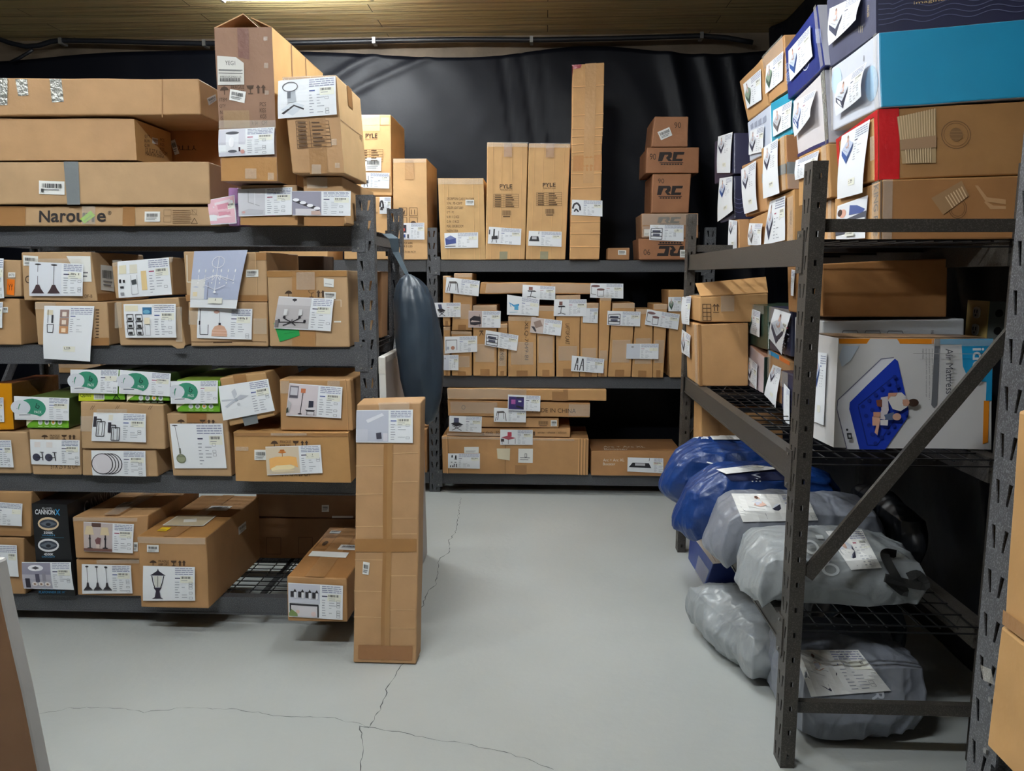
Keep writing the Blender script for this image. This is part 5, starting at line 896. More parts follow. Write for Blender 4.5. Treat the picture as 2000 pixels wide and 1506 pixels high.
fp('flat-pack box with a bedside table sheet right of the tall plain narrow box', V(1370, 355, 1538, 352, 1508, 895, 1337, 895), [(V(1332, 410, 1580, 418, 1575, 528, 1327, 518), 'rackpic', .014)])
fp('flat-pack box with a pale grey sheet near the right of the middle shelf', V(1548, 400, 1676, 400, 1670, 885, 1514, 885), [(V(1475, 658, 1715, 658, 1712, 773, 1470, 770), 'plain', .014)])
fp('narrow flat-pack box with a round side table sheet at the right of the middle shelf', V(1682, 362, 1785, 362, 1752, 888, 1675, 888), [(V(1628, 400, 1873, 438, 1857, 552, 1610, 515), 'sidetab', .014)])
fp('brown box with a plant stand picture at the far right of the back middle shelf', V(1795, 255, 1915, 255, 1905, 890, 1800, 890), [(V(1788, 308, 1885, 308, 1885, 415, 1788, 415), 'mat4', .01)], shn=False)
top = max(tb.top, lc.top)
c = Carton('long thin flat-pack box lying across the tops of the upright boxes', ('Y', 5.29), V(380, 195, 1262, 205, 1260, 290, 370, 280), .3, zb=top + .003, col=(188, 144, 96), amp=.005)
c.sheet('F', V(697, 215, 940, 228, 940, 332, 692, 318), 'laptoptab', pf=.5, off=.02); c.sheet('F', V(1205, 205, 1450, 208, 1450, 320, 1200, 312), 'sidetab', pf=.45, off=.008); c.shine('F', ('uv', .05, .1, .4, .9)); c.shine('F', ('uv', .6, .1, .95, .9)); c.done()

# ------------------------------------------------------------------ back rack, bottom shelf
B3 = .143
V = lambda *a: [(820 + a[i] / 3.704, 720 + a[i + 1] / 3.704) for i in range(0, len(a), 2)]
big = Carton('large wide brown box on the bottom shelf of the back rack', ('Y', 5.27), V(158, 490, 1222, 508, 1218, 765, 165, 745), .45, zb=B3, col=(186, 142, 96), zt=None)
big.sheet('F', V(205, 612, 435, 612, 435, 722, 205, 718), 'standp', pf=.3); big.sticker('F', V(320, 567, 425, 567, 425, 612, 320, 612), bars=False); big.sticker('F', V(712, 578, 818, 578, 817, 682, 712, 680), bars=False, art=[('l', [(.45, .35), (.45, .6), (.58, .6), (.58, .35), (.45, .35)], .003, (90, 90, 90))]); big.sticker('F', V(555, 577, 652, 577, 650, 665, 562, 650), bars=False, lines=0, col=(216, 206, 180))
big.pr('F', ('uv', .43, 0, .433, 1), [('r', 0, 0, 1, 1, (120, 88, 58))]); big.creases('F', (.93, .95, .97, .03), 'v'); big.tape('F', ('uv', .5, .75, .58, 1)); big.shine('F', ('uv', 0, 0, .9, .06)); big.done(); z = max(big.f[0].z, big.f[1].z)
z4 = z
c = Carton('thin desk box with printed text resting on the large wide box, back rack', ('Y', 5.28), V(200, 435, 1088, 432, 1085, 500, 195, 500), .4, zb=z + .004, col=(190, 146, 100))
c.text('F', 'ng desk  30', V(440, 452, 575, 452, 575, 482, 440, 482)); c.text('F', '- white - chaise - silicon', V(836, 455, 1060, 455, 1060, 470, 836, 470)); c.pr('F', V(818, 455, 832, 455, 832, 485, 818, 485), [('r', 0, 0, 1, 1, INK)]); c.sheet('F', V(583, 437, 817, 440, 817, 548, 583, 548), 'desk', pf=.5, off=.016); c.shine('F', ('uv', 0, .6, .5, 1)); c.done(); z = c.top
c = Carton('thin brown box with a standing desk converter sheet, back rack bottom stack', ('Y', 5.28), V(210, 345, 1005, 360, 1005, 432, 210, 434), .4, zb=z + .004, col=(192, 148, 102)); c.pr('F', V(860, 378, 928, 378, 928, 415, 860, 415), BARS); c.sticker('F', V(948, 372, 992, 372, 992, 415, 948, 415)); c.sheet('F', V(215, 338, 450, 345, 447, 460, 213, 450), 'standdesk', pf=.48, off=.012); c.done(); z = c.top
c = Carton('long flat box with large printed capitals, second from the top of the back bottom stack', ('Y', 5.27), V(200, 225, 1232, 250, 1228, 355, 205, 338), .42, zb=z + .004, col=(184, 140, 94)); c.text('F', 'MADE IN CHINA', V(815, 285, 1128, 290, 1128, 322, 815, 315)); c.text('F', 'O', V(302, 264, 330, 264, 330, 295, 302, 295)); c.shine('F', ('uv', .02, .1, .35, .8)); c.shine('F', ('uv', .85, .1, 1, .9)); c.sheet('F', V(538, 278, 770, 290, 767, 385, 537, 380), 'table', pf=.42, off=.02); c.done(); z = c.top
c = Carton('longest flat box topmost of the back rack bottom stack', ('Y', 5.26), V(195, 122, 1350, 160, 1350, 240, 200, 212), .4, zb=z + .003, zt=.744, col=(194, 150, 100)); c.shine('F', ('uv', .0, 0, .5, .9)); c.tape('F', ('uv', .66, .2, .73, 1)); c.tape('F', ('uv', .73, 0, .76, 1)); c.sheet('F', V(640, 183, 873, 192, 870, 303, 637, 295), 'chest', pf=.52, off=.03); c.done()
c = Carton('brown speaker booster box with white lettering, right on the back rack bottom shelf', ('Y', 5.27), V(1240, 597, 1890, 597, 1890, 772, 1238, 768), .4, zb=B3, col=(178, 132, 88), colT=(150, 108, 70)); c.text('F', 'Arc + Arc XL', V(1325, 652, 1480, 652, 1480, 672, 1325, 672), col=(228, 224, 216)); c.text('F', 'Booster', V(1325, 680, 1415, 680, 1415, 699, 1325, 699), col=(228, 224, 216)); c.text('T', 'Arc + Arc XL', ('uv', .15, .6, .62, .75), col=(220, 214, 204)); c.text('T', 'Booster', ('uv', .15, .8, .42, .93), col=(220, 214, 204)); c.sheet('F', V(1503, 640, 1760, 648, 1760, 755, 1500, 742), 'saw', pf=.7); c.done()
c = Carton('brown box on the back rack bottom shelf just behind the tall narrow box', ('Y', YB), [(762, 838), (834, 838), (834, 914), (762, 914)], .4, zb=B3, col=(170, 124, 82)); c.done()
for lab, q in (('brown box seen under the beam behind the left rack, left one', [(92, 640), (195, 640), (195, 722), (92, 722)]), ('brown box seen under the beam behind the left rack, right one', [(202, 640), (300, 640), (300, 722), (202, 722)])):
    c = Carton(lab, ('Y', YB), q, .4, zb=B2, col=LT); c.shine('F', (q[0][0], 706, q[1][0], 718)); c.done()
# ------------------------------------------------------------------ right rack, top shelf (faces look at the aisle, sides look at the camera)
T1 = 1.623
NAVY = (38, 40, 66); WHT = (206, 210, 222); TEAL = (30, 138, 178)
def xb(label, X, q, d, zb=None, zt=None, col=CARD, **kw): return Carton(label, ('X', X), q, d, zb=zb, zt=zt, col=col, **kw)
V = lambda ox, oy, s: (lambda *a: [(ox + a[i] / s, oy + a[i + 1] / s) for i in range(0, len(a), 2)])
R1_, R2_, R3_, R4_ = V(1390, 200, 5.02), V(1560, 0, 5.379), V(1570, 220, 5.79), V(1380, 0, 3.011)
kg = xb('long brown box with a torn patch, lowest at the near top shelf corner', 1.04, [(1630, 388), (1724, 351), (1722, 470), (1632, 469)], .44, skew=(0, -.11, 0), zb=T1, col=(184, 140, 90), colR=(150, 104, 60))  # side toward the camera a darker brown: shade put into its colour
kg.sheet('F', R3_(400, 1055, 745, 935, 722, 1420, 385, 1440), 'bed', tall='pic', curl=.004, label='sheet with an air bed and a person lying on it'); kg.text('F', 'KING RISE', R3_(795, 830, 850, 800, 835, 1390, 790, 1390), rot=1)
kg.tape('F', ('uv', .97, 0, 1, 1), col=(70, 56, 46)); kg.shine('F', ('uv', .84, 0, .97, 1)); kg.shine('R', ('uv', 0, 0, .06, 1)); kg.sticker('R', R4_(1320, 1165, 1500, 1062, 1545, 1150, 1390, 1265), col=(150, 116, 80), bars=False, lines=0, name='torn_patch', art=[('r', .35 + .09 * i, .3, .385 + .09 * i, 1, (206, 176, 140)) for i in range(7)])
kg.pr('R', R4_(1425, 1165, 1530, 1165, 1530, 1285, 1425, 1285), ring(.5, .5, .5, .5, .002, (104, 72, 40)) + ring(.5, .5, .4, .4, .0015, (104, 72, 40)))
kg.pr('R', R4_(1580, 1090, 1760, 1090, 1760, 1230, 1580, 1230), [('p', [(0, 0), (.1, 0), (.4, .5), (1, .6), (1, .8), (.35, .68)], (176, 136, 96)), ('p', [(.3, .7), (.35, .66), (.6, .85), (1, .88), (1, 1), (.5, 1)], (176, 136, 96))]); kg.done()
a0 = xb('brown box next behind the long one with the torn patch', 1.04, [(1585, 405), (1626, 389), (1627, 470), (1585, 471)], .44, zb=T1, col=(188, 146, 100)); a0.sheet('F', [(1570, 412), (1609, 404), (1609, 468), (1570, 474)], 'mat5', pf=.4, off=.004); a0.shine('F', ('uv', .85, 0, 1, 1)); a0.done()
rd = xb('brown box edged with red tape under the white and blue box', 1.04, [(1634, 273), (1716, 214), (1717, 348), (1640, 382)], .555, skew=(0, -.17, 0), zb=kg.top + .004, col=(184, 142, 92), colR=(150, 108, 62))  # shaded side painted darker than the brightly lit aisle face
RED = (188, 22, 30)
rd.tape('F', ('uv', 0, 0, .07, 1), col=RED, name='red_tape'); rd.tape('F', ('uv', .0, 0, 1, .07), col=RED, name='red_tape'); rd.tape('F', ('uv', .92, 0, 1, 1), col=RED, name='red_tape'); rd.tape('R', ('uv', 0, 0, .1, 1), col=RED, name='red_tape')
rd.pr('R', [(1724, 225), (1740, 225), (1740, 246), (1724, 246)], ring(.5, .5, .4, .35, .004, (50, 10, 14), 12)); rd.shine('F', ('uv', .06, .4, .16, .62)); rd.shine('F', ('uv', .85, .35, .95, .7))
rd.sheet('F', R3_(455, 265, 770, 75, 750, 905, 415, 980), 'mat3', tall=True, curl=.012, label='long sheet with a blue air bed')
rd.sticker('R', R4_(1120, 690, 1350, 640, 1345, 960, 1150, 962), col=(168, 142, 104), bars=False, lines=0, name='torn_patch', art=[('r', .02 + .066 * i, 0, .045 + .066 * i, .5, (206, 180, 142)) for i in range(15)] + [('r', 0, .5, 1, .72, (150, 118, 88))] + [('r', .12 + .07 * i, .72, .15 + .07 * i, 1, (206, 180, 142)) for i in range(11)])
rd.pr('R', R4_(1380, 712, 1550, 712, 1550, 876, 1380, 876), ring(.5, .5, .5, .5, .002, (104, 74, 44)) + ring(.5, .5, .42, .42, .0012, (104, 74, 44)) + [('e', .5, .5, .22, .25, (118, 86, 52)), ('r', .25, .38, .75, .4, (140, 104, 66)), ('r', .22, .5, .78, .52, (140, 104, 66)), ('r', .25, .62, .75, .64, (140, 104, 66))]); rd.done()
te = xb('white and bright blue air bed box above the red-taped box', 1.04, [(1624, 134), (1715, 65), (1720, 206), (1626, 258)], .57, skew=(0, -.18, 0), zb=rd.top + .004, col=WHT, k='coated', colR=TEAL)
te.pr('F', 'all', [('e', .86, .62, .12, .24, (170, 200, 226)), ('e', .12, .25, .12, .2, (190, 212, 230))]); te.sheet('F', R2_(440, 880, 750, 650, 762, 1010, 435, 1220), 'mat2', pf=.52, curl=.02, label='sheet with a dark blue-sided air bed'); te.shine('F', ('uv', .93, 0, 1, 1)); te.shine('F', ('uv', 0, 0, .05, 1)); te.pr('F', R2_(680, 590, 690, 590, 690, 650, 680, 655), [('r', 0, i * .2, 1, i * .2 + .1, (60, 60, 66)) for i in range(5)]); te.done()
nv = xb('dark navy air bed box with gold lettering topmost at the near end', 1.04, [(1615, 2), (1711, -92), (1712, 60), (1619.5, 128)], .57, skew=(0, -.18, 0), zb=te.top + .004, col=(70, 72, 96), k='coated', colR=NAVY)
nv.sheet('F', R2_(350, 90, 690, -75, 700, 205, 350, 480), 'mat2', pf=.5, curl=.014); nv.text('F', 'KING SIZE', R2_(725, 60, 745, 45, 745, 165, 725, 180), rot=1, col=(200, 180, 130))
for i in range(3): nv.pr('F', R2_(630 + 18 * i, 270, 640 + 18 * i, 262, 640 + 18 * i, 330, 630 + 18 * i, 345), [('r', .3, 0, .7, 1, (190, 180, 150))])
nv.text('R', 'imagine.inflate.', [(1785, 4), (1905, -10), (1905, -3), (1785, 11)], col=(214, 186, 130))
for j in range(5):
    P = nv.patch('R', [(1716, -30), (2010, -62), (2010, 30), (1716, 60)]); pts = [(.0 + i * .025, .42 + .11 * j + .05 * math.sin(i * .52 + j * .3) * (1 if i > 3 else .3)) for i in range(41)]
    P.line(nv.mb2, pts, .0022, (92, 96, 124), 'ink', .0004)
nv.done()
# second column
q1 = xb('brown box with a dark taped corner below the white and silver box', 1.02, [(1560, 306), (1617, 280), (1622, 379), (1560, 404)], .45, zb=a0.top + .004, col=(186, 142, 90)); q1.sheet('F', [(1558, 313.5), (1603, 293.6), (1606, 338), (1558, 352)], 'none', pf=.1, curl=.01); q1.shine('F', ('uv', .85, 0, 1, 1)); q1.pr('F', [(1599, 348), (1608, 345), (1608, 352), (1599, 360)], [('r', 0, 0, 1, 1, (60, 50, 40))]); q1.done()
wb = xb('white air bed box with a glittering silver tape edge', 1.03, [(1549, 197), (1611, 136), (1620, 259), (1559, 305)], .45, zb=q1.top + .004, col=(212, 206, 208), k='coated', colR=(190, 188, 196)); wb.tape('F', ('uv', .9, 0, 1, 1), k='silver', name='crinkled_tape'); wb.sheet('F', R4_(530, 600, 655, 525, 665, 685, 540, 805), 'mat3', pf=.45, curl=.02, label='sheet with a blue and white air bed'); wb.pr('F', 'all', [('l', [(.06, .1), (.06, .95), (.82, .95)], .0015, (180, 176, 178))]); wb.tape('F', ('uv', 0, .95, 1, 1), col=(40, 44, 96)); wb.done()
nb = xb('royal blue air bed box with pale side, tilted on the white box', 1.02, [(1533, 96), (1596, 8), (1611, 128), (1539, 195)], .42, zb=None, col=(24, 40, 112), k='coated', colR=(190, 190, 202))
nb.sheet('F', R4_(490, 300, 620, 150, 640, 330, 503, 478), 'mat3', pf=.42, curl=.006, label='sheet with rounded corners'); nb.pr('F', R4_(565, 360, 605, 330, 615, 395, 570, 450), ring(.5, .45, .42, .34, .004, (210, 214, 230), 12) + [('t', 'W', .3, .3, .7, .6, (220, 222, 235))]); nb.text('F', 'AIR BEDS', R4_(465, 380, 482, 360, 490, 480, 474, 500), rot=1, col=(150, 170, 215)); nb.shine('F', ('uv', .93, 0, 1, 1))
for i in range(5): nb.pr('F', R4_(640 + 7 * i, 170, 643 + 7 * i, 166, 652 + 7 * i, 250, 649 + 7 * i, 255), [('r', 0, 0, 1, 1, (150, 160, 200))])
nb.done()
# third column
pb = xb('brown box with a large sheet just left of the near post, top shelf', 1.02, [(1500, 392), (1552, 370), (1553, 470), (1500, 478)], .42, zb=T1, col=(186, 142, 90)); pb.sheet('F', [(1506.5, 394), (1538, 382), (1537.4, 469), (1496, 478)], 'mat2', pf=.4, curl=.008); pb.shine('F', ('uv', .8, .1, 1, .9)); pb.text('F', 'THIS SIDE UP', R1_(768, 1060, 785, 1060, 785, 1200, 768, 1200), rot=1); pb.done()
mb_ = xb('brown box with a wide duct tape band on its end, left of the near post', 1.0, [(1487, 290), (1534, 263), (1537, 376), (1490, 392)], .42, zb=pb.top + .004, col=(186, 142, 90), colR=(150, 104, 68)); mb_.sheet('F', R1_(530, 440, 672, 350, 690, 890, 530, 945), 'mat2', tall=True, curl=.012, label='long sheet with a dark air bed'); mb_.tape('F', ('uv', 0, .52, 1, .7), k='duct', name='duct_tape'); mb_.tape('R', ('uv', 0, .5, .5, .72), k='duct', name='duct_tape', off=.003); mb_.shine('F', ('uv', .86, 0, 1, 1)); mb_.shine('R', ('uv', 0, .72, .4, 1)); mb_.done()  # end toward the camera darkened in colour to stand for shade
bb = xb('brown box behind, carrying an odd cut-out sheet on the top shelf', 1.02, [(1464, 428), (1498, 413), (1498, 477), (1464, 484)], .45, zb=T1, col=(184, 140, 92)); bb.sheet('F', R1_(385, 1185, 523, 1188, 520, 1400, 380, 1400), 'mat5', pf=.45, curl=.012); bb.done()
c2 = xb('brown box with a long air bed sheet hanging, middle of the top shelf stack', 1.02, [(1449, 324), (1490, 306), (1498, 410), (1456, 420)], .45, zb=bb.top + .004, col=(178, 134, 90)); c2.sheet('F', R1_(305, 660, 452, 570, 485, 1050, 345, 1095), 'mat2', tall=True, curl=.014); c2.done()
tl_ = xb('light blue box between the white box and the pale striped box', 1.03, [(1505, 202), (1547, 176), (1547, 262), (1508, 280)], .42, zb=mb_.top + .004, col=(46, 158, 190), k='coated'); tl_.sheet('F', R4_(400, 650, 510, 590, 512, 745, 402, 805), 'mat5', pf=.5, curl=.006); tl_.done()
c3 = xb('pale white-blue box with rows of small drawings at the left of the light blue box', 1.03, [(1460, 239), (1504, 205), (1507, 283), (1464, 316)], .42, zb=c2.top + .004, col=(200, 208, 224), k='coated'); c3.sheet('F', R1_(390, 280, 530, 225, 525, 480, 378, 515), 'mat2', pf=.5, curl=.006); c3.pr('F', R1_(375, 215, 545, 115, 545, 190, 380, 275), [('p', [(.03 + .25 * i, .2), (.2 + .25 * i, .05), (.2 + .25 * i, .9), (.03 + .25 * i, .95)], (150, 156, 176)) for i in range(4)]); c3.done()
# far column
d1 = xb('small brown box at the far end of the top shelf with a narrow sheet', .985, [(1425, 432), (1443, 428), (1443, 490), (1424, 490)], .36, zb=T1, col=(182, 138, 94)); d1.sheet('F', R1_(180, 1150, 262, 1160, 262, 1440, 172, 1445), 'mat1', tall=True, curl=.004); d1.done()
d2 = xb('navy patterned box with a white hanging sheet at the far end of the stack', .985, [(1406, 356), (1434, 344), (1434, 428), (1407, 432)], .5, zb=d1.top + .004, col=NAVY, k='coated'); d2.sheet('F', R1_(90, 745, 215, 725, 245, 1060, 75, 1172), 'mat3', tall=True, curl=.01)
for j in range(4): d2.patch('R', 'all').line(d2.mb2, [(i * .03, .5 + .1 * j + .05 * math.sin(i * .9)) for i in range(12)], .002, (110, 112, 150), 'ink', .0004)
d2.done()
d3 = xb('dark navy box with a black air bed sheet, far left of the top shelf stack', .985, [(1396, 276), (1434, 259), (1434, 340), (1396, 349)], .5, zb=d2.top + .004, col=(46, 46, 70), k='coated'); d3.sheet('F', R1_(75, 335, 220, 290, 208, 690, 68, 692), 'mat2', tall=True, curl=.008); d3.done()
e1 = xb('brown box with a green air bed sheet, farthest on the upper row', 1.03, [(1445, 158), (1486, 115), (1501, 199), (1460, 232)], .4, col=(178, 136, 90), zb=c3.top + .004, amp=.006); e1.sheet('F', R4_(222, 495, 325, 405, 335, 585, 247, 640), 'mat4', pf=.42, curl=.004); e1.done()
e2 = xb('brown box with a green air bed sheet, beside the royal blue box', 1.03, [(1490, 110), (1532, 66), (1536, 174), (1503, 199)], .4, col=(178, 134, 90), zb=tl_.top + .004, amp=.006); e2.sheet('F', R4_(360, 385, 462, 300, 460, 470, 357, 552), 'mat4', pf=.42, curl=.006); e2.shine('F', ('uv', 0, 0, 1, .3)); e2.done()

# ------------------------------------------------------------------ right rack, middle shelf
T2 = .98
am = Carton('large white and orange air mattress carton behind the diagonal brace', ('Y', 2.43), [(1638, 660), (1940, 663), (1935, 878), (1628, 877)], .2, zb=T2, col=(216, 214, 214), k='coated', colT=(170, 140, 108), skew=(-.012, 0, 0))
FR = (1580, 640, 1960, 900)
def z5(*p): return [(p[i] / 2000, p[i + 1] / 1368) for i in range(0, len(p), 2)]
BLU = (28, 58, 176); OR = (232, 140, 30)
OPS = [('p', z5(310, 108, 1295, 108, 1290, 160, 315, 160), OR), ('p', z5(1800, 740, 1855, 740, 1835, 1170, 1780, 1190), OR),
  ('p', z5(1350, 112, 1890, 112, 1880, 740, 1820, 740, 1825, 548, 1720, 545, 1620, 480, 1580, 390, 1570, 168, 1350, 166), (30, 150, 200)),
  ('p', z5(1300, 108, 1355, 108, 1320, 790, 1290, 825, 1260, 790), (108, 110, 116)),
  ('p', z5(350, 180, 520, 180, 430, 330, 340, 400, 310, 300), (196, 206, 220)),
  ('p', z5(740, 310, 870, 296, 900, 320, 420, 780, 430, 870, 520, 1245, 390, 1245, 290, 830, 300, 740), (236, 236, 244)), ('l', z5(740, 310, 870, 296), .003, (120, 118, 140)), ('l', z5(740, 310, 300, 740, 290, 830, 390, 1245), .003, (120, 118, 140)),
  ('p', z5(880, 306, 910, 330, 1025, 830, 1020, 910, 780, 1245, 520, 1245, 418, 830, 425, 760, 600, 580), BLU),
  ('l', z5(510, 790, 880, 480, 960, 820, 700, 1200, 600, 1200, 510, 800), .003, (20, 40, 120))]
for i in range(6):
    for j in range(5):
        x = 560 + i * 62 + j * 30; y = 800 - i * 62 + j * 95
        OPS.append(('e', x / 2000, y / 1368, .011, .015, (22, 44, 136))); 
OPS += [('p', z5(820, 655, 940, 650, 985, 690, 1000, 800, 930, 845, 850, 820, 800, 720), (222, 218, 216)), ('p', z5(730, 700, 800, 690, 810, 830, 770, 930, 700, 920, 735, 830), (214, 204, 210)), ('p', z5(805, 655, 900, 652, 880, 690, 830, 690, 800, 730), (206, 150, 126)),
  ('p', z5(950, 725, 1000, 720, 1010, 790, 960, 790), (206, 156, 132)), ('e', 1060 / 2000, 758 / 1368, .028, .03, (58, 40, 34)), ('e', 985 / 2000, 755 / 1368, .018, .024, (206, 156, 132)),
  ('p', z5(680, 730, 740, 720, 740, 800, 690, 790), (120, 70, 56)), ('p', z5(640, 900, 700, 880, 720, 930, 690, 1090, 660, 1060, 680, 990, 640, 990), (222, 172, 150)), ('p', z5(760, 880, 860, 850, 870, 930, 780, 935), (96, 110, 140)), ('e', 890 / 2000, 900 / 1368, .022, .027, (214, 168, 146)), ('p', z5(720, 930, 800, 930, 795, 990, 720, 985), (224, 220, 224)), ('p', z5(650, 850, 720, 850, 720, 900, 650, 900), (208, 150, 124)),
  ('p', z5(375, 1068, 425, 1068, 430, 1130, 385, 1130), (50, 52, 58)), ('e', 380 / 2000, 1035 / 1368, .006, .009, (50, 52, 58)), ('p', z5(392, 1085, 415, 1085, 418, 1115, 396, 1115), (190, 192, 198)),
  ('t', 'Air Mattress', 1385 / 2000, 205 / 1368, 1460 / 2000, 668 / 1368, (84, 84, 90), 1), ('t', 'Idoo Sleep Easy Solution', 1310 / 2000, 205 / 1368, 1335 / 2000, 575 / 1368, (190, 190, 196), 1),
  ('t', 'idoo', 1655 / 2000, 200 / 1368, 1780 / 2000, 530 / 1368, (222, 226, 230), 1, True)]
for i, (st, y1) in enumerate((('Elevate your camping experience,', 620), ('accommodate guests with ease, or create a', 730), ('haven of comfort with our exceptional air', 700), ('mattress.', 310))): OPS.append(('t', st, (1240 - 32 * i) / 2000, 205 / 1368, (1258 - 32 * i) / 2000, y1 / 1368, (110, 108, 112), 1))
OPS.append(('l', z5(1050, 250, 1780, 262), .0012, (170, 166, 164)))
P = am.patch('F', FR); ops(P, am.mb2, OPS, k='ink', lay0=0, dl=.00025)
am.sheet('L', [(1595, 687), (1619, 690), (1613, 831), (1589, 822)], 'mat3', tall=True, curl=.003, label='narrow sheet with a bright blue air bed'); am.tape('T', ('uv', 0, .1, 1, .8), col=(160, 128, 96)); am.shine('F', ('uv', .6, 0, 1, .06)); am.done()
np_ = xb('low navy patterned box behind the air mattress carton on the middle shelf', .955, [(1526, 722), (1580, 790), (1580, 868), (1526, 818)], .4, zb=T2, zt=1.135, col=NAVY, k='coated')
for j in range(5): np_.patch('F', 'all').line(np_.mb2, [(i * .04, .3 + .14 * j + .06 * math.sin(i * .8)) for i in range(26)], .002, (90, 92, 128), 'ink', .0004)
np_.sheet('F', [(1534, 748), (1546, 762), (1546, 838), (1534, 818)], 'none', tall=True, curl=.004); np_.shine('F', ('uv', 0, 0, .3, .4)); np_.done()
w2 = Carton('white carton with oval outlines standing behind the air mattress carton', ('Y', 2.69), [(1607, 627), (1884, 622), (1884, 720), (1607, 720)], .3, zb=1.139, col=(206, 208, 212), k='coated')
w2.pr('F', (1642, 640, 1800, 700), [('l', [(.0 + .28 * i, .3), (.03 + .28 * i, .1), (.2 + .28 * i, .1), (.23 + .28 * i, .3), (.23 + .28 * i, .8), (0 + .28 * i, .8), (.0 + .28 * i, .3)], .0022, (110, 112, 120)) for i in range(3)]); w2.text('F', 'Ho', (1817, 645, 1823, 655), rot=1, col=(120, 120, 126)); w2.done()
bt = Carton('large plain brown box on top of the white carton, middle shelf right rack', ('Y', 2.68), [(1606, 515), (1852, 505), (1849, 620), (1607, 628)], .38, zb=w2.top + .004, col=(150, 106, 62)); bt.tape('L', ('uv', .8, 0, 1, .4), k='clear', name='clear_tape', off=.005); bt.sheet('L', [(1549, 526), (1556, 528), (1555, 578), (1548, 577)], 'none', pf=.1, curl=.003); bt.done()
f2 = xb('brown box with blue and orange top stripe and a drooping sheet, middle shelf', .99, [(1502, 684), (1543, 706), (1543, 812), (1502, 780)], .45, zb=T2, col=(178, 136, 94)); f2.pr('F', ('uv', 0, 0, 1, .09), [('r', 0, 0, .5, 1, (40, 140, 190)), ('r', .5, 0, 1, 1, (220, 120, 50))]); f2.sheet('F', [(1513, 712), (1529, 719), (1525, 797), (1497, 771)], 'mat2', tall=True, curl=.01); f2.shine('F', ('uv', 0, 0, .15, .6)); f2.done()
f3 = xb('navy wrapped air bed package with a dark mattress sheet, right of the green one', .985, [(1505, 598), (1545, 605), (1545, 700), (1503, 680)], .45, zb=f2.top + .004, col=(50, 54, 80), k='coated', zt=None); f3.sheet('F', [(1517, 603), (1549, 613), (1538, 693), (1508, 661)], 'mat2', tall=False, pf=.95, curl=.016); f3.shine('F', ('uv', 0, 0, 1, .35)); f3.done()
f1 = xb('pinkish white box with a dark green side standing on the mesh shelf', 1.0, [(1463, 673), (1492, 697), (1490, 779), (1459, 752)], .42, zb=T2, col=(206, 188, 190), k='coated', colT=(214, 160, 132), colR=(30, 50, 44)); f1.sheet('F', [(1464, 696), (1483, 712), (1482, 762), (1463, 738)], 'mat2', pf=.5, curl=.008); f1.done()
fg = xb('dark green plastic-wrapped package with a person sheet on the pinkish box', 1.0, [(1461, 592), (1498, 598), (1500, 681), (1463, 667)], .42, zb=max(f1.f[0].z, f1.f[1].z) + .004, col=(52, 70, 58), k='tape', amp=.006); fg.sheet('F', [(1463, 600), (1488, 609), (1487, 659), (1461, 648)], 'mat4', pf=.45, curl=.004); fg.shine('F', ('uv', .1, 0, .9, .2)); fg.done()
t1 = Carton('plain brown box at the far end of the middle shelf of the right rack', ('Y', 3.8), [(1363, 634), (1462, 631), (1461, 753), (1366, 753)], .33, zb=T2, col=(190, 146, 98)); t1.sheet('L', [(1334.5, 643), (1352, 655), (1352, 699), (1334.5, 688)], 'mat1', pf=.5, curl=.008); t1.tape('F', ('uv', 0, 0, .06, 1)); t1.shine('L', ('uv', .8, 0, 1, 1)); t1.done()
t2 = Carton('brown box with raised flap and up arrows, at the far end of the middle shelf', ('Y', 3.81), [(1368, 580), (1500, 573), (1500, 630), (1366, 632)], .32, zb=t1.top + .004, col=(192, 148, 98))
t2.pr('F', (1372, 594, 1388, 626), [('l', [(0, y), (1, y)], .003, INK) for y in (0, .25, .5, .75, 1)] + [('l', [(x, 0), (x, 1)], .003, INK) for x in (0, .5, 1)]); t2.pr('F', (1392, 594, 1404, 610), [('l', [(.25, 0), (.25, .85)], .004, INK), ('l', [(.75, 0), (.75, .85)], .004, INK), ('l', [(0, .3), (.25, 0), (.5, .3)], .004, INK), ('l', [(.5, .3), (.75, 0), (1, .3)], .004, INK), ('l', [(0, 1), (1, 1)], .003, INK)])
t2.sheet('L', [(1335, 580), (1352, 578), (1356, 635), (1336, 632)], 'cylpend', pf=.5, curl=.012); t2.shine('F', ('uv', .3, 0, .5, .6))
mbf = MB(); a, b = t2.f[0] + Vector((-.0, 0, .004)), t2.f[1] + Vector((0, 0, .004)); mbf.face([a, b, b + Vector((.03, .16, .075)), a + Vector((.0, .14, .06))], 'card', (190, 146, 96)); o = mbf.build('top_flap', t2.obj, t2.base); sd = o.modifiers.new('t', 'SOLIDIFY'); sd.thickness = .004; t2.shine('T', 'all'); t2.done()

# boxes on the lowest deck, behind the bags
T3 = .454
c = Carton('upright brown box behind the blue bags at the far end of the lowest shelf', ('Y', 3.9), [(1370, 790), (1452, 800), (1452, 900), (1370, 900)], .2, zb=T3, col=(184, 140, 90)); c.creases('F', (.4, .66), 'v'); c.done()
c = Carton('brown box seen through the wire mesh behind the near blue bag', ('Y', 3.86), [(1460, 806), (1530, 806), (1530, 900), (1460, 900)], .2, zb=T3, col=(180, 136, 90)); c.done()
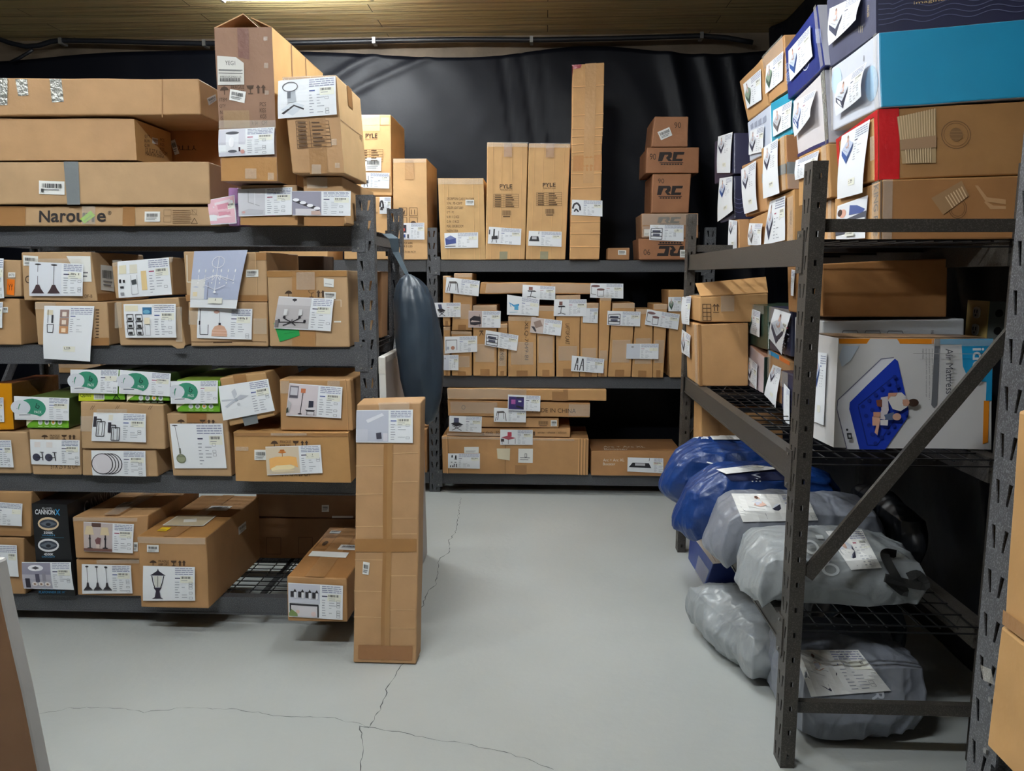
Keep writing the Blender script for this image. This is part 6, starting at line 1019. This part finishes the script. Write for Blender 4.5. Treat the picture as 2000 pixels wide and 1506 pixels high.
# small blue box on the floor under the rack
fb = [hit(1348, 1042, X=.79), hit(1393, 1101, X=.80), Vector((.79, 3.68, .004)), Vector((.78, 4.06, .004))]
c = carton3('blue and white box tilted on the floor under the right rack', fb, Vector((.2, .05, 0)), col=(30, 56, 132), k='coated', colT=(206, 196, 184), colR=(24, 46, 116))
c.pr('T', 'all', [('l', [(.5, .55), (.95, .6), (.95, .9), (.5, .85), (.5, .55)], .003, (150, 130, 110))]); c.shine('F', ('uv', .5, .3, 1, 1)); c.sticker('T', ('uv', .4, .7, .8, .85)); c.done()
# ------------------------------------------------------------------ soft bags
from mathutils.bvhtree import BVHTree
def sgnp(v, e): return math.copysign(abs(v) ** e, v)
def pillow(name, label, cat, c, h, rz=0, kmat='baggrey', group=None, sup=0, seed=1, edge=.55, wr=.02, sag=0, sagx=.74, n=56, sq=.45, tilt=(0, 0), wf=6, stretch=(1, 1)):
    c = Vector(c); mb = MB(); idx = {}; vs = []; fs = []
    def vert(p):
        k = tuple(round(x * n) for x in p)
        if k in idx: return idx[k]
        d = Vector(p); s_ = d.normalized(); q = d.lerp(s_, sq)
        m = max(abs(q.x), abs(q.y)); zt = 1 - edge * m ** 3
        l = Vector((q.x * h[0], q.y * h[1], q.z * h[2] * zt))
        l.z += tilt[0] * l.x + tilt[1] * l.y
        R = Matrix.Rotation(rz, 3, 'Z'); w = R @ l
        nz = noise.noise(Vector((l.x * wf * stretch[0], l.y * wf * stretch[1], l.z * 3 + seed * 7)))
        rg = 1 - abs(noise.noise(Vector((l.x * wf * .8 * stretch[0] + 4, l.y * wf * .8 * stretch[1], seed * 3 + l.z * 3)))) * 2
        fine = 1 - abs(noise.noise(Vector((l.x * wf * 2.6 * stretch[0] + 9, l.y * wf * 2.6 * stretch[1] + l.x * 5, seed + l.z * 9)))) * 2
        w += (R @ Vector((s_.x, s_.y, s_.z))) * (nz * wr + rg * wr * .7 + fine * wr * .6)
        w += c
        if sag and w.x < sagx: w.z -= sag * (sagx - w.x) ** 1.2
        elif sup is not None: w.z = max(w.z, sup + .001)
        if sag and w.x < sagx: w.z = max(w.z, .004)
        idx[k] = len(vs); vs.append(w); return idx[k]
    for ax in range(3):
        for sg in (-1, 1):
            for i in range(n):
                for j in range(n):
                    cs = []
                    for (a, b) in ((0, 0), (1, 0), (1, 1), (0, 1)):
                        u = -1 + 2 * (i + a) / n; v = -1 + 2 * (j + b) / n; p = [0, 0, 0]; p[ax] = sg; p[(ax + 1) % 3] = u; p[(ax + 2) % 3] = v; cs.append(vert(p))
                    fs.append(cs if sg > 0 else cs[::-1])
    base = Vector((c.x, c.y, min(v.z for v in vs))); t = empty(name, base, label, cat, group)
    mb.mesh(vs, fs, kmat); o = mb.build('bag_body', t, base, smooth=True)
    return t, base, BVHTree.FromPolygons([tuple(v) for v in vs], fs)
class Decal:
    """paper or print lying on a soft surface"""
    def __init__(s, bvh, q, off, bulge=None): s.b = bvh; s.q = q; s.off = off; s.w = s.h = .25; s.bulge = bulge; s.last = None
    def __call__(s, u, v, off=0):
        q = s.q; px = (q[0][0] * (1 - u) + q[1][0] * u) * (1 - v) + (q[3][0] * (1 - u) + q[2][0] * u) * v; py = (q[0][1] * (1 - u) + q[1][1] * u) * (1 - v) + (q[3][1] * (1 - u) + q[2][1] * u) * v
        r = Vector(ray(px, py)).normalized(); loc, nr, i, d = s.b.ray_cast(Vector(CAM), r)
        if loc is None:
            g = s.last if s.last is not None else 2.5; p = Vector(CAM) + r * g; loc, nr, i, d = s.b.find_nearest(p)
        else: s.last = d
        k = s.off + off + (s.bulge(u, v) if s.bulge else 0)
        return loc - r * k * .7 + Vector((0, 0, k * .6))
    rect = Patch.rect; poly = Patch.poly; line = Patch.line; text = Patch.text
def bag_sheet(t, base, bvh, q, art, seed=1, pf=.5, off=.008, tall=False, bulge=None, bg=(228, 228, 226)):
    D = Decal(bvh, q, off, bulge); mb = MB(); draw_sheet(mb, D, art, seed, pf, tall, bg); return mb.build('product_sheet', t, base)
def bag_text(t, base, bvh, q, st, col, rot=0, name='lettering'):
    D = Decal(bvh, q, .003); mb = MB(); D.text(mb, st, 0, 0, 1, 1, col, 'ink', 0, rot, True); return mb.build(name, t, base)

SH = .452
t, b, v = pillow('bedding_bag', 'blue nylon bag, farthest one on the lowest shelf of the right rack', 'bag', (.9, 3.64, .6), (.34, .175, .155), .06, 'bagblue', None, SH, 3, edge=.25, wr=.016, sag=.5, sq=.75, stretch=(.5, 1.6))
bag_sheet(t, b, v, [(1384, 848), (1437, 848), (1446, 860), (1392, 860)], 'none', 2, off=.006); bag_text(t, b, v, [(1344, 846), (1382, 848), (1384, 858), (1350, 855)], 'TE', (215, 218, 226), 0)
t, b, v = pillow('bedding_bag', 'blue nylon bag with a navy lettered band, second from the far end', 'bag', (.9, 3.25, .585), (.34, .165, .14), -.03, 'bagblue', None, SH, 5, edge=.3, wr=.014, sag=.9, sq=.6, stretch=(.7, 1.3))
D = Decal(v, [(1412, 925), (1530, 915), (1545, 938), (1428, 941)], .003); mb = MB(); D.rect(mb, 0, 0, 1, 1, (18, 26, 62), 'ink', 0, step=.02); mb.build('printed_band', t, b)
bag_text(t, b, v, [(1466, 920), (1484, 920), (1486, 942), (1468, 942)], 'IVE', (210, 214, 224), 1)
bag_sheet(t, b, v, [(1398, 920), (1470, 911), (1530, 918), (1418, 929)], 'none', 3, off=.012)
t, b, v = pillow('bedding_bag', 'smooth grey nylon bag with an air bed sheet, beside the near post', 'bag', (.94, 2.9, .57), (.315, .165, .125), -.06, 'baggrey', None, SH, 8, edge=.3, wr=.012, sag=1.0, sq=.5)
bag_sheet(t, b, v, [(1428, 966), (1575, 969), (1598, 1019), (1451, 1022)], 'mat2', 5, pf=.62, off=.008)
t, b, v = pillow('bedding_bag', 'silvery grey nylon bag with white lettering and black handle, nearest on the lowest shelf', 'bag', (.95, 2.56, .55), (.285, .175, .1), -.02, 'bagsilver', None, SH, 11, edge=.42, wr=.014, sag=1.4, sq=.4)
NB = (t, b, v)
bag_sheet(t, b, v, [(1612, 1040), (1683, 1037), (1722, 1112), (1662, 1116)], 'mat2', 7, pf=.5, off=.008)
def ringtxt(q, n=26):
    D = Decal(v, q, .003); mb = MB()
    for k in range(n):
        a0, a1 = 2 * math.pi * k / n, 2 * math.pi * (k + 1) / n; f = lambda a, r: (.5 + r * math.cos(a), .5 + r * math.sin(a)); D.poly(mb, [f(a0, .5), f(a1, .5), f(a1, .33), f(a0, .33)], (208, 214, 218), 'ink')
    mb.build('lettering', t, b)
for q in ([(1564, 1056), (1592, 1054), (1606, 1082), (1576, 1086)], [(1584, 1080), (1612, 1078), (1626, 1102), (1596, 1106)], [(1600, 1102), (1634, 1100), (1644, 1124), (1610, 1128)]): ringtxt(q)
D = Decal(v, [(1592, 1046), (1606, 1046), (1610, 1054), (1596, 1054)], .003); mb = MB(); D.poly(mb, [(0, 0), (1, 0), (1, 1), (0, 1)], (208, 214, 218), 'ink'); mb.build('lettering', t, b)
# black webbing handle
def strap(t, b, pts, w, name='carry_handle', k='strap'):
    mb = MB(); P = [Vector(p) for p in pts]; n = len(P); sm = []
    for i in range(n - 1):
        p0, p1, p2, p3 = P[max(i - 1, 0)], P[i], P[i + 1], P[min(i + 2, n - 1)]
        for s_ in range(6):
            x = s_ / 6; sm.append(.5 * ((2 * p1) + (p2 - p0) * x + (2 * p0 - 5 * p1 + 4 * p2 - p3) * x * x + (3 * p1 - p0 - 3 * p2 + p3) * x ** 3))
    sm.append(P[-1]); vs = []; fs = []
    for i, p in enumerate(sm):
        d = (sm[min(i + 1, len(sm) - 1)] - sm[max(i - 1, 0)]).normalized(); nn = (Vector(CAM) - p).normalized(); u = d.cross(nn).normalized()
        vs += [p + u * w / 2, p - u * w / 2]
        if i: k_ = 2 * i; fs.append((k_ - 2, k_ - 1, k_ + 1, k_))
    mb.mesh(vs, fs, k); o = mb.build(name, t, b); sd = o.modifiers.new('t', 'SOLIDIFY'); sd.thickness = .003
def on(px, py, off=.01):
    r = Vector(ray(px, py)).normalized(); loc, nr, i, d = v.ray_cast(Vector(CAM), r)
    if loc is None: p = Vector(CAM) + r * 2.6; loc, nr, i, d = v.find_nearest(p)
    return loc + Vector((0, -off * .4, off))
strap(t, b, [on(1748, 1085, .006), on(1726, 1095, .03), on(1724, 1110, .04), on(1742, 1140, .035), on(1762, 1172, .03), on(1790, 1192, .02), on(1801, 1186, .02), on(1800, 1160, .03), on(1790, 1132, .02), on(1772, 1130, .006)], .026)
# bags on the floor below
t, b, v = pillow('bedding_bag', 'pale grey nylon bag spilling from the rack floor into the aisle', 'bag', (.83, 2.99, .12), (.165, .3, .115), .3, 'bagsilver', None, .004, 14, edge=.5, wr=.02, sq=.55)
t, b, v = pillow('bedding_bag', 'dark grey nylon bag lettered R on the floor below the wire shelf', 'bag', (1.03, 2.57, .15), (.205, .185, .14), .03, 'baggrey', None, .004, 17, edge=.2, wr=.018, sq=.3)
bag_sheet(t, b, v, [(1550, 1272), (1676, 1272), (1740, 1352), (1584, 1364)], 'mat2', 9, pf=.5, off=.008)
bag_text(t, b, v, [(1700, 1350), (1726, 1352), (1730, 1372), (1704, 1370)], 'R', (190, 194, 204), 1)
t, b, v = pillow('bedding_bag', 'dark bag with a sheet lying at the back of the rack floor', 'bag', (1.22, 3.0, .16), (.14, .2, .14), .1, 'bagslate', None, .004, 19, edge=.4, wr=.018, sq=.5)
bag_sheet(t, b, v, [(1560, 1225), (1650, 1222), (1660, 1250), (1575, 1262)], 'none', 12, off=.01)
t, b, v = pillow('bedding_bag', 'black zipped bag behind the silvery bag on the lowest shelf', 'bag', (1.33, 3.0, .56), (.05, .3, .11), 0, mat('black_nylon', (20, 22, 28), rough=.4, wr=(.02, 6)), None, SH, 23, edge=.3, wr=.012, sq=.6)

# hanging slate bag at the end of the left rack
Yh = 3.32
prof = [(536, 797, 5), (545, 799, 18), (560, 803, 30), (585, 808, 39), (620, 813, 43), (660, 817, 45), (700, 820, 45), (740, 823, 43), (775, 827, 37), (802, 831, 27), (820, 834, 15), (829, 835, 3)]
n = 48; vs = []; fs = []
pr2 = []
for i in range(len(prof) - 1):
    for s_ in range(4):
        x = s_ / 4; pr2.append(tuple(a + (b2 - a) * x for a, b2 in zip(prof[i], prof[i + 1])))
pr2.append(prof[-1])
for i, (y, x, r) in enumerate(pr2):
    cpt = hit(x, y, Y=Yh); rr = r * Yh / FPX
    for j in range(n):
        a = 2 * math.pi * j / n; fold = 1 + .09 * math.sin(a * 9 + i * .15) * max(0, 1 - i / 18) + .05 * noise.noise(Vector((math.cos(a) * 2, math.sin(a) * 2, i * .12))) + .03 * math.sin(a * 3 + i * .3)
        vs.append(Vector((cpt.x + rr * fold * math.cos(a), cpt.y + rr * fold * .85 * math.sin(a), cpt.z)))
for i in range(len(pr2) - 1):
    for j in range(n): fs.append((i * n + j, (i + 1) * n + j, (i + 1) * n + (j + 1) % n, i * n + (j + 1) % n))
fs.append(tuple(range(n))); fs.append(tuple((len(pr2) - 1) * n + j for j in range(n))[::-1])
base = hit(835, 829, Y=Yh); t = empty('hanging_bag', base, 'slate grey nylon bag hanging by its strap from the end of the left rack', 'bag')
mb = MB(); mb.mesh(vs, fs, 'bagslate'); mb.build('bag_body', t, base, smooth=True)
M['strap_grey'] = mat('slate_webbing', (96, 112, 124), rough=.6, bump=.001, bscale=120)
top = hit(797, 538, Y=Yh); e = hit(758, 459, Y=Yh)
mb = MB()
for off in (0, .035):
    pts = [e + Vector((off * .2, -.03, 0)), e + Vector((.03, -.04, -.02 - off)), e.lerp(top, .5) + Vector((off - .01, 0, .01)), top + Vector((off * .3 - .005, 0, 0))]
    vs = []; ff = []
    for i, p in enumerate(pts):
        w_ = (.02, .02, .014, .008)[i]; vs += [p + Vector((w_, 0, .004)), p - Vector((w_, 0, -.004))]
        if i: k = 2 * i; ff.append((k - 2, k - 1, k + 1, k))
    mb.mesh(vs, ff, 'strap_grey')
    break
o = mb.build('hanging_strap', t, base); sd = o.modifiers.new('t', 'SOLIDIFY'); sd.thickness = .004
mb = MB(); sp = [hit(x, y, Y=Yh - .13) for x, y in ((797, 545), (794, 590), (796, 640), (800, 690))]
vs = []; ff = []
for i, p in enumerate(sp):
    vs += [p + Vector((.01, 0, 0)), p - Vector((.01, 0, 0))]
    if i: k = 2 * i; ff.append((k - 2, k - 1, k + 1, k))

# ------------------------------------------------------------------ near objects
A1, A2_ = hit(-14, 1100, Y=1.15), hit(72, 1506, Y=1.15); d = (A2_ - A1) / (A2_.z - A1.z)
bot = A1 + d * (.004 - A1.z)
f = [A1 + Vector((-.4, 0, .0)), A1, bot, bot + Vector((-.4, 0, 0))]
c = carton3('leaning flat carton with a white taped edge at the lower left corner', f, Vector((0, .032, 0)), col=(142, 106, 78), colR=(190, 188, 186), colT=(200, 198, 194))
c.tape('F', ('uv', .9, 0, 1, .04), col=(206, 206, 202), k='tape'); c.done()
lo_ = Carton('light brown box jutting from the near right rack, lower of two', ('X', .69), [(1953, 1220), (2300, 1487), (2300, 1766), (1932, 1398)], .4, zb=.794, col=(190, 148, 96)); lo_.seam('F', 'v', .5, .14); lo_.shine('F', [(1922, 1300), (1944, 1310), (1950, 1340), (1928, 1330)])
lo_.done()
up_ = Carton('light brown box on top of another in the near right rack', ('X', .69), [(1990, 800), (2300, 888), (2300, 1480), (1958, 1214)], .4, zb=max(lo_.f[0].z, lo_.f[1].z) + .004, col=(184, 142, 92)); up_.tape('F', ('uv', 0, .93, 1, 1)); up_.done()
# ------------------------------------------------------------------ view
scn.view_settings.view_transform = 'Standard'; scn.view_settings.look = 'None'; scn.view_settings.gamma = 1
scn.view_settings.use_curve_mapping = False; scn.view_settings.exposure = 0.32
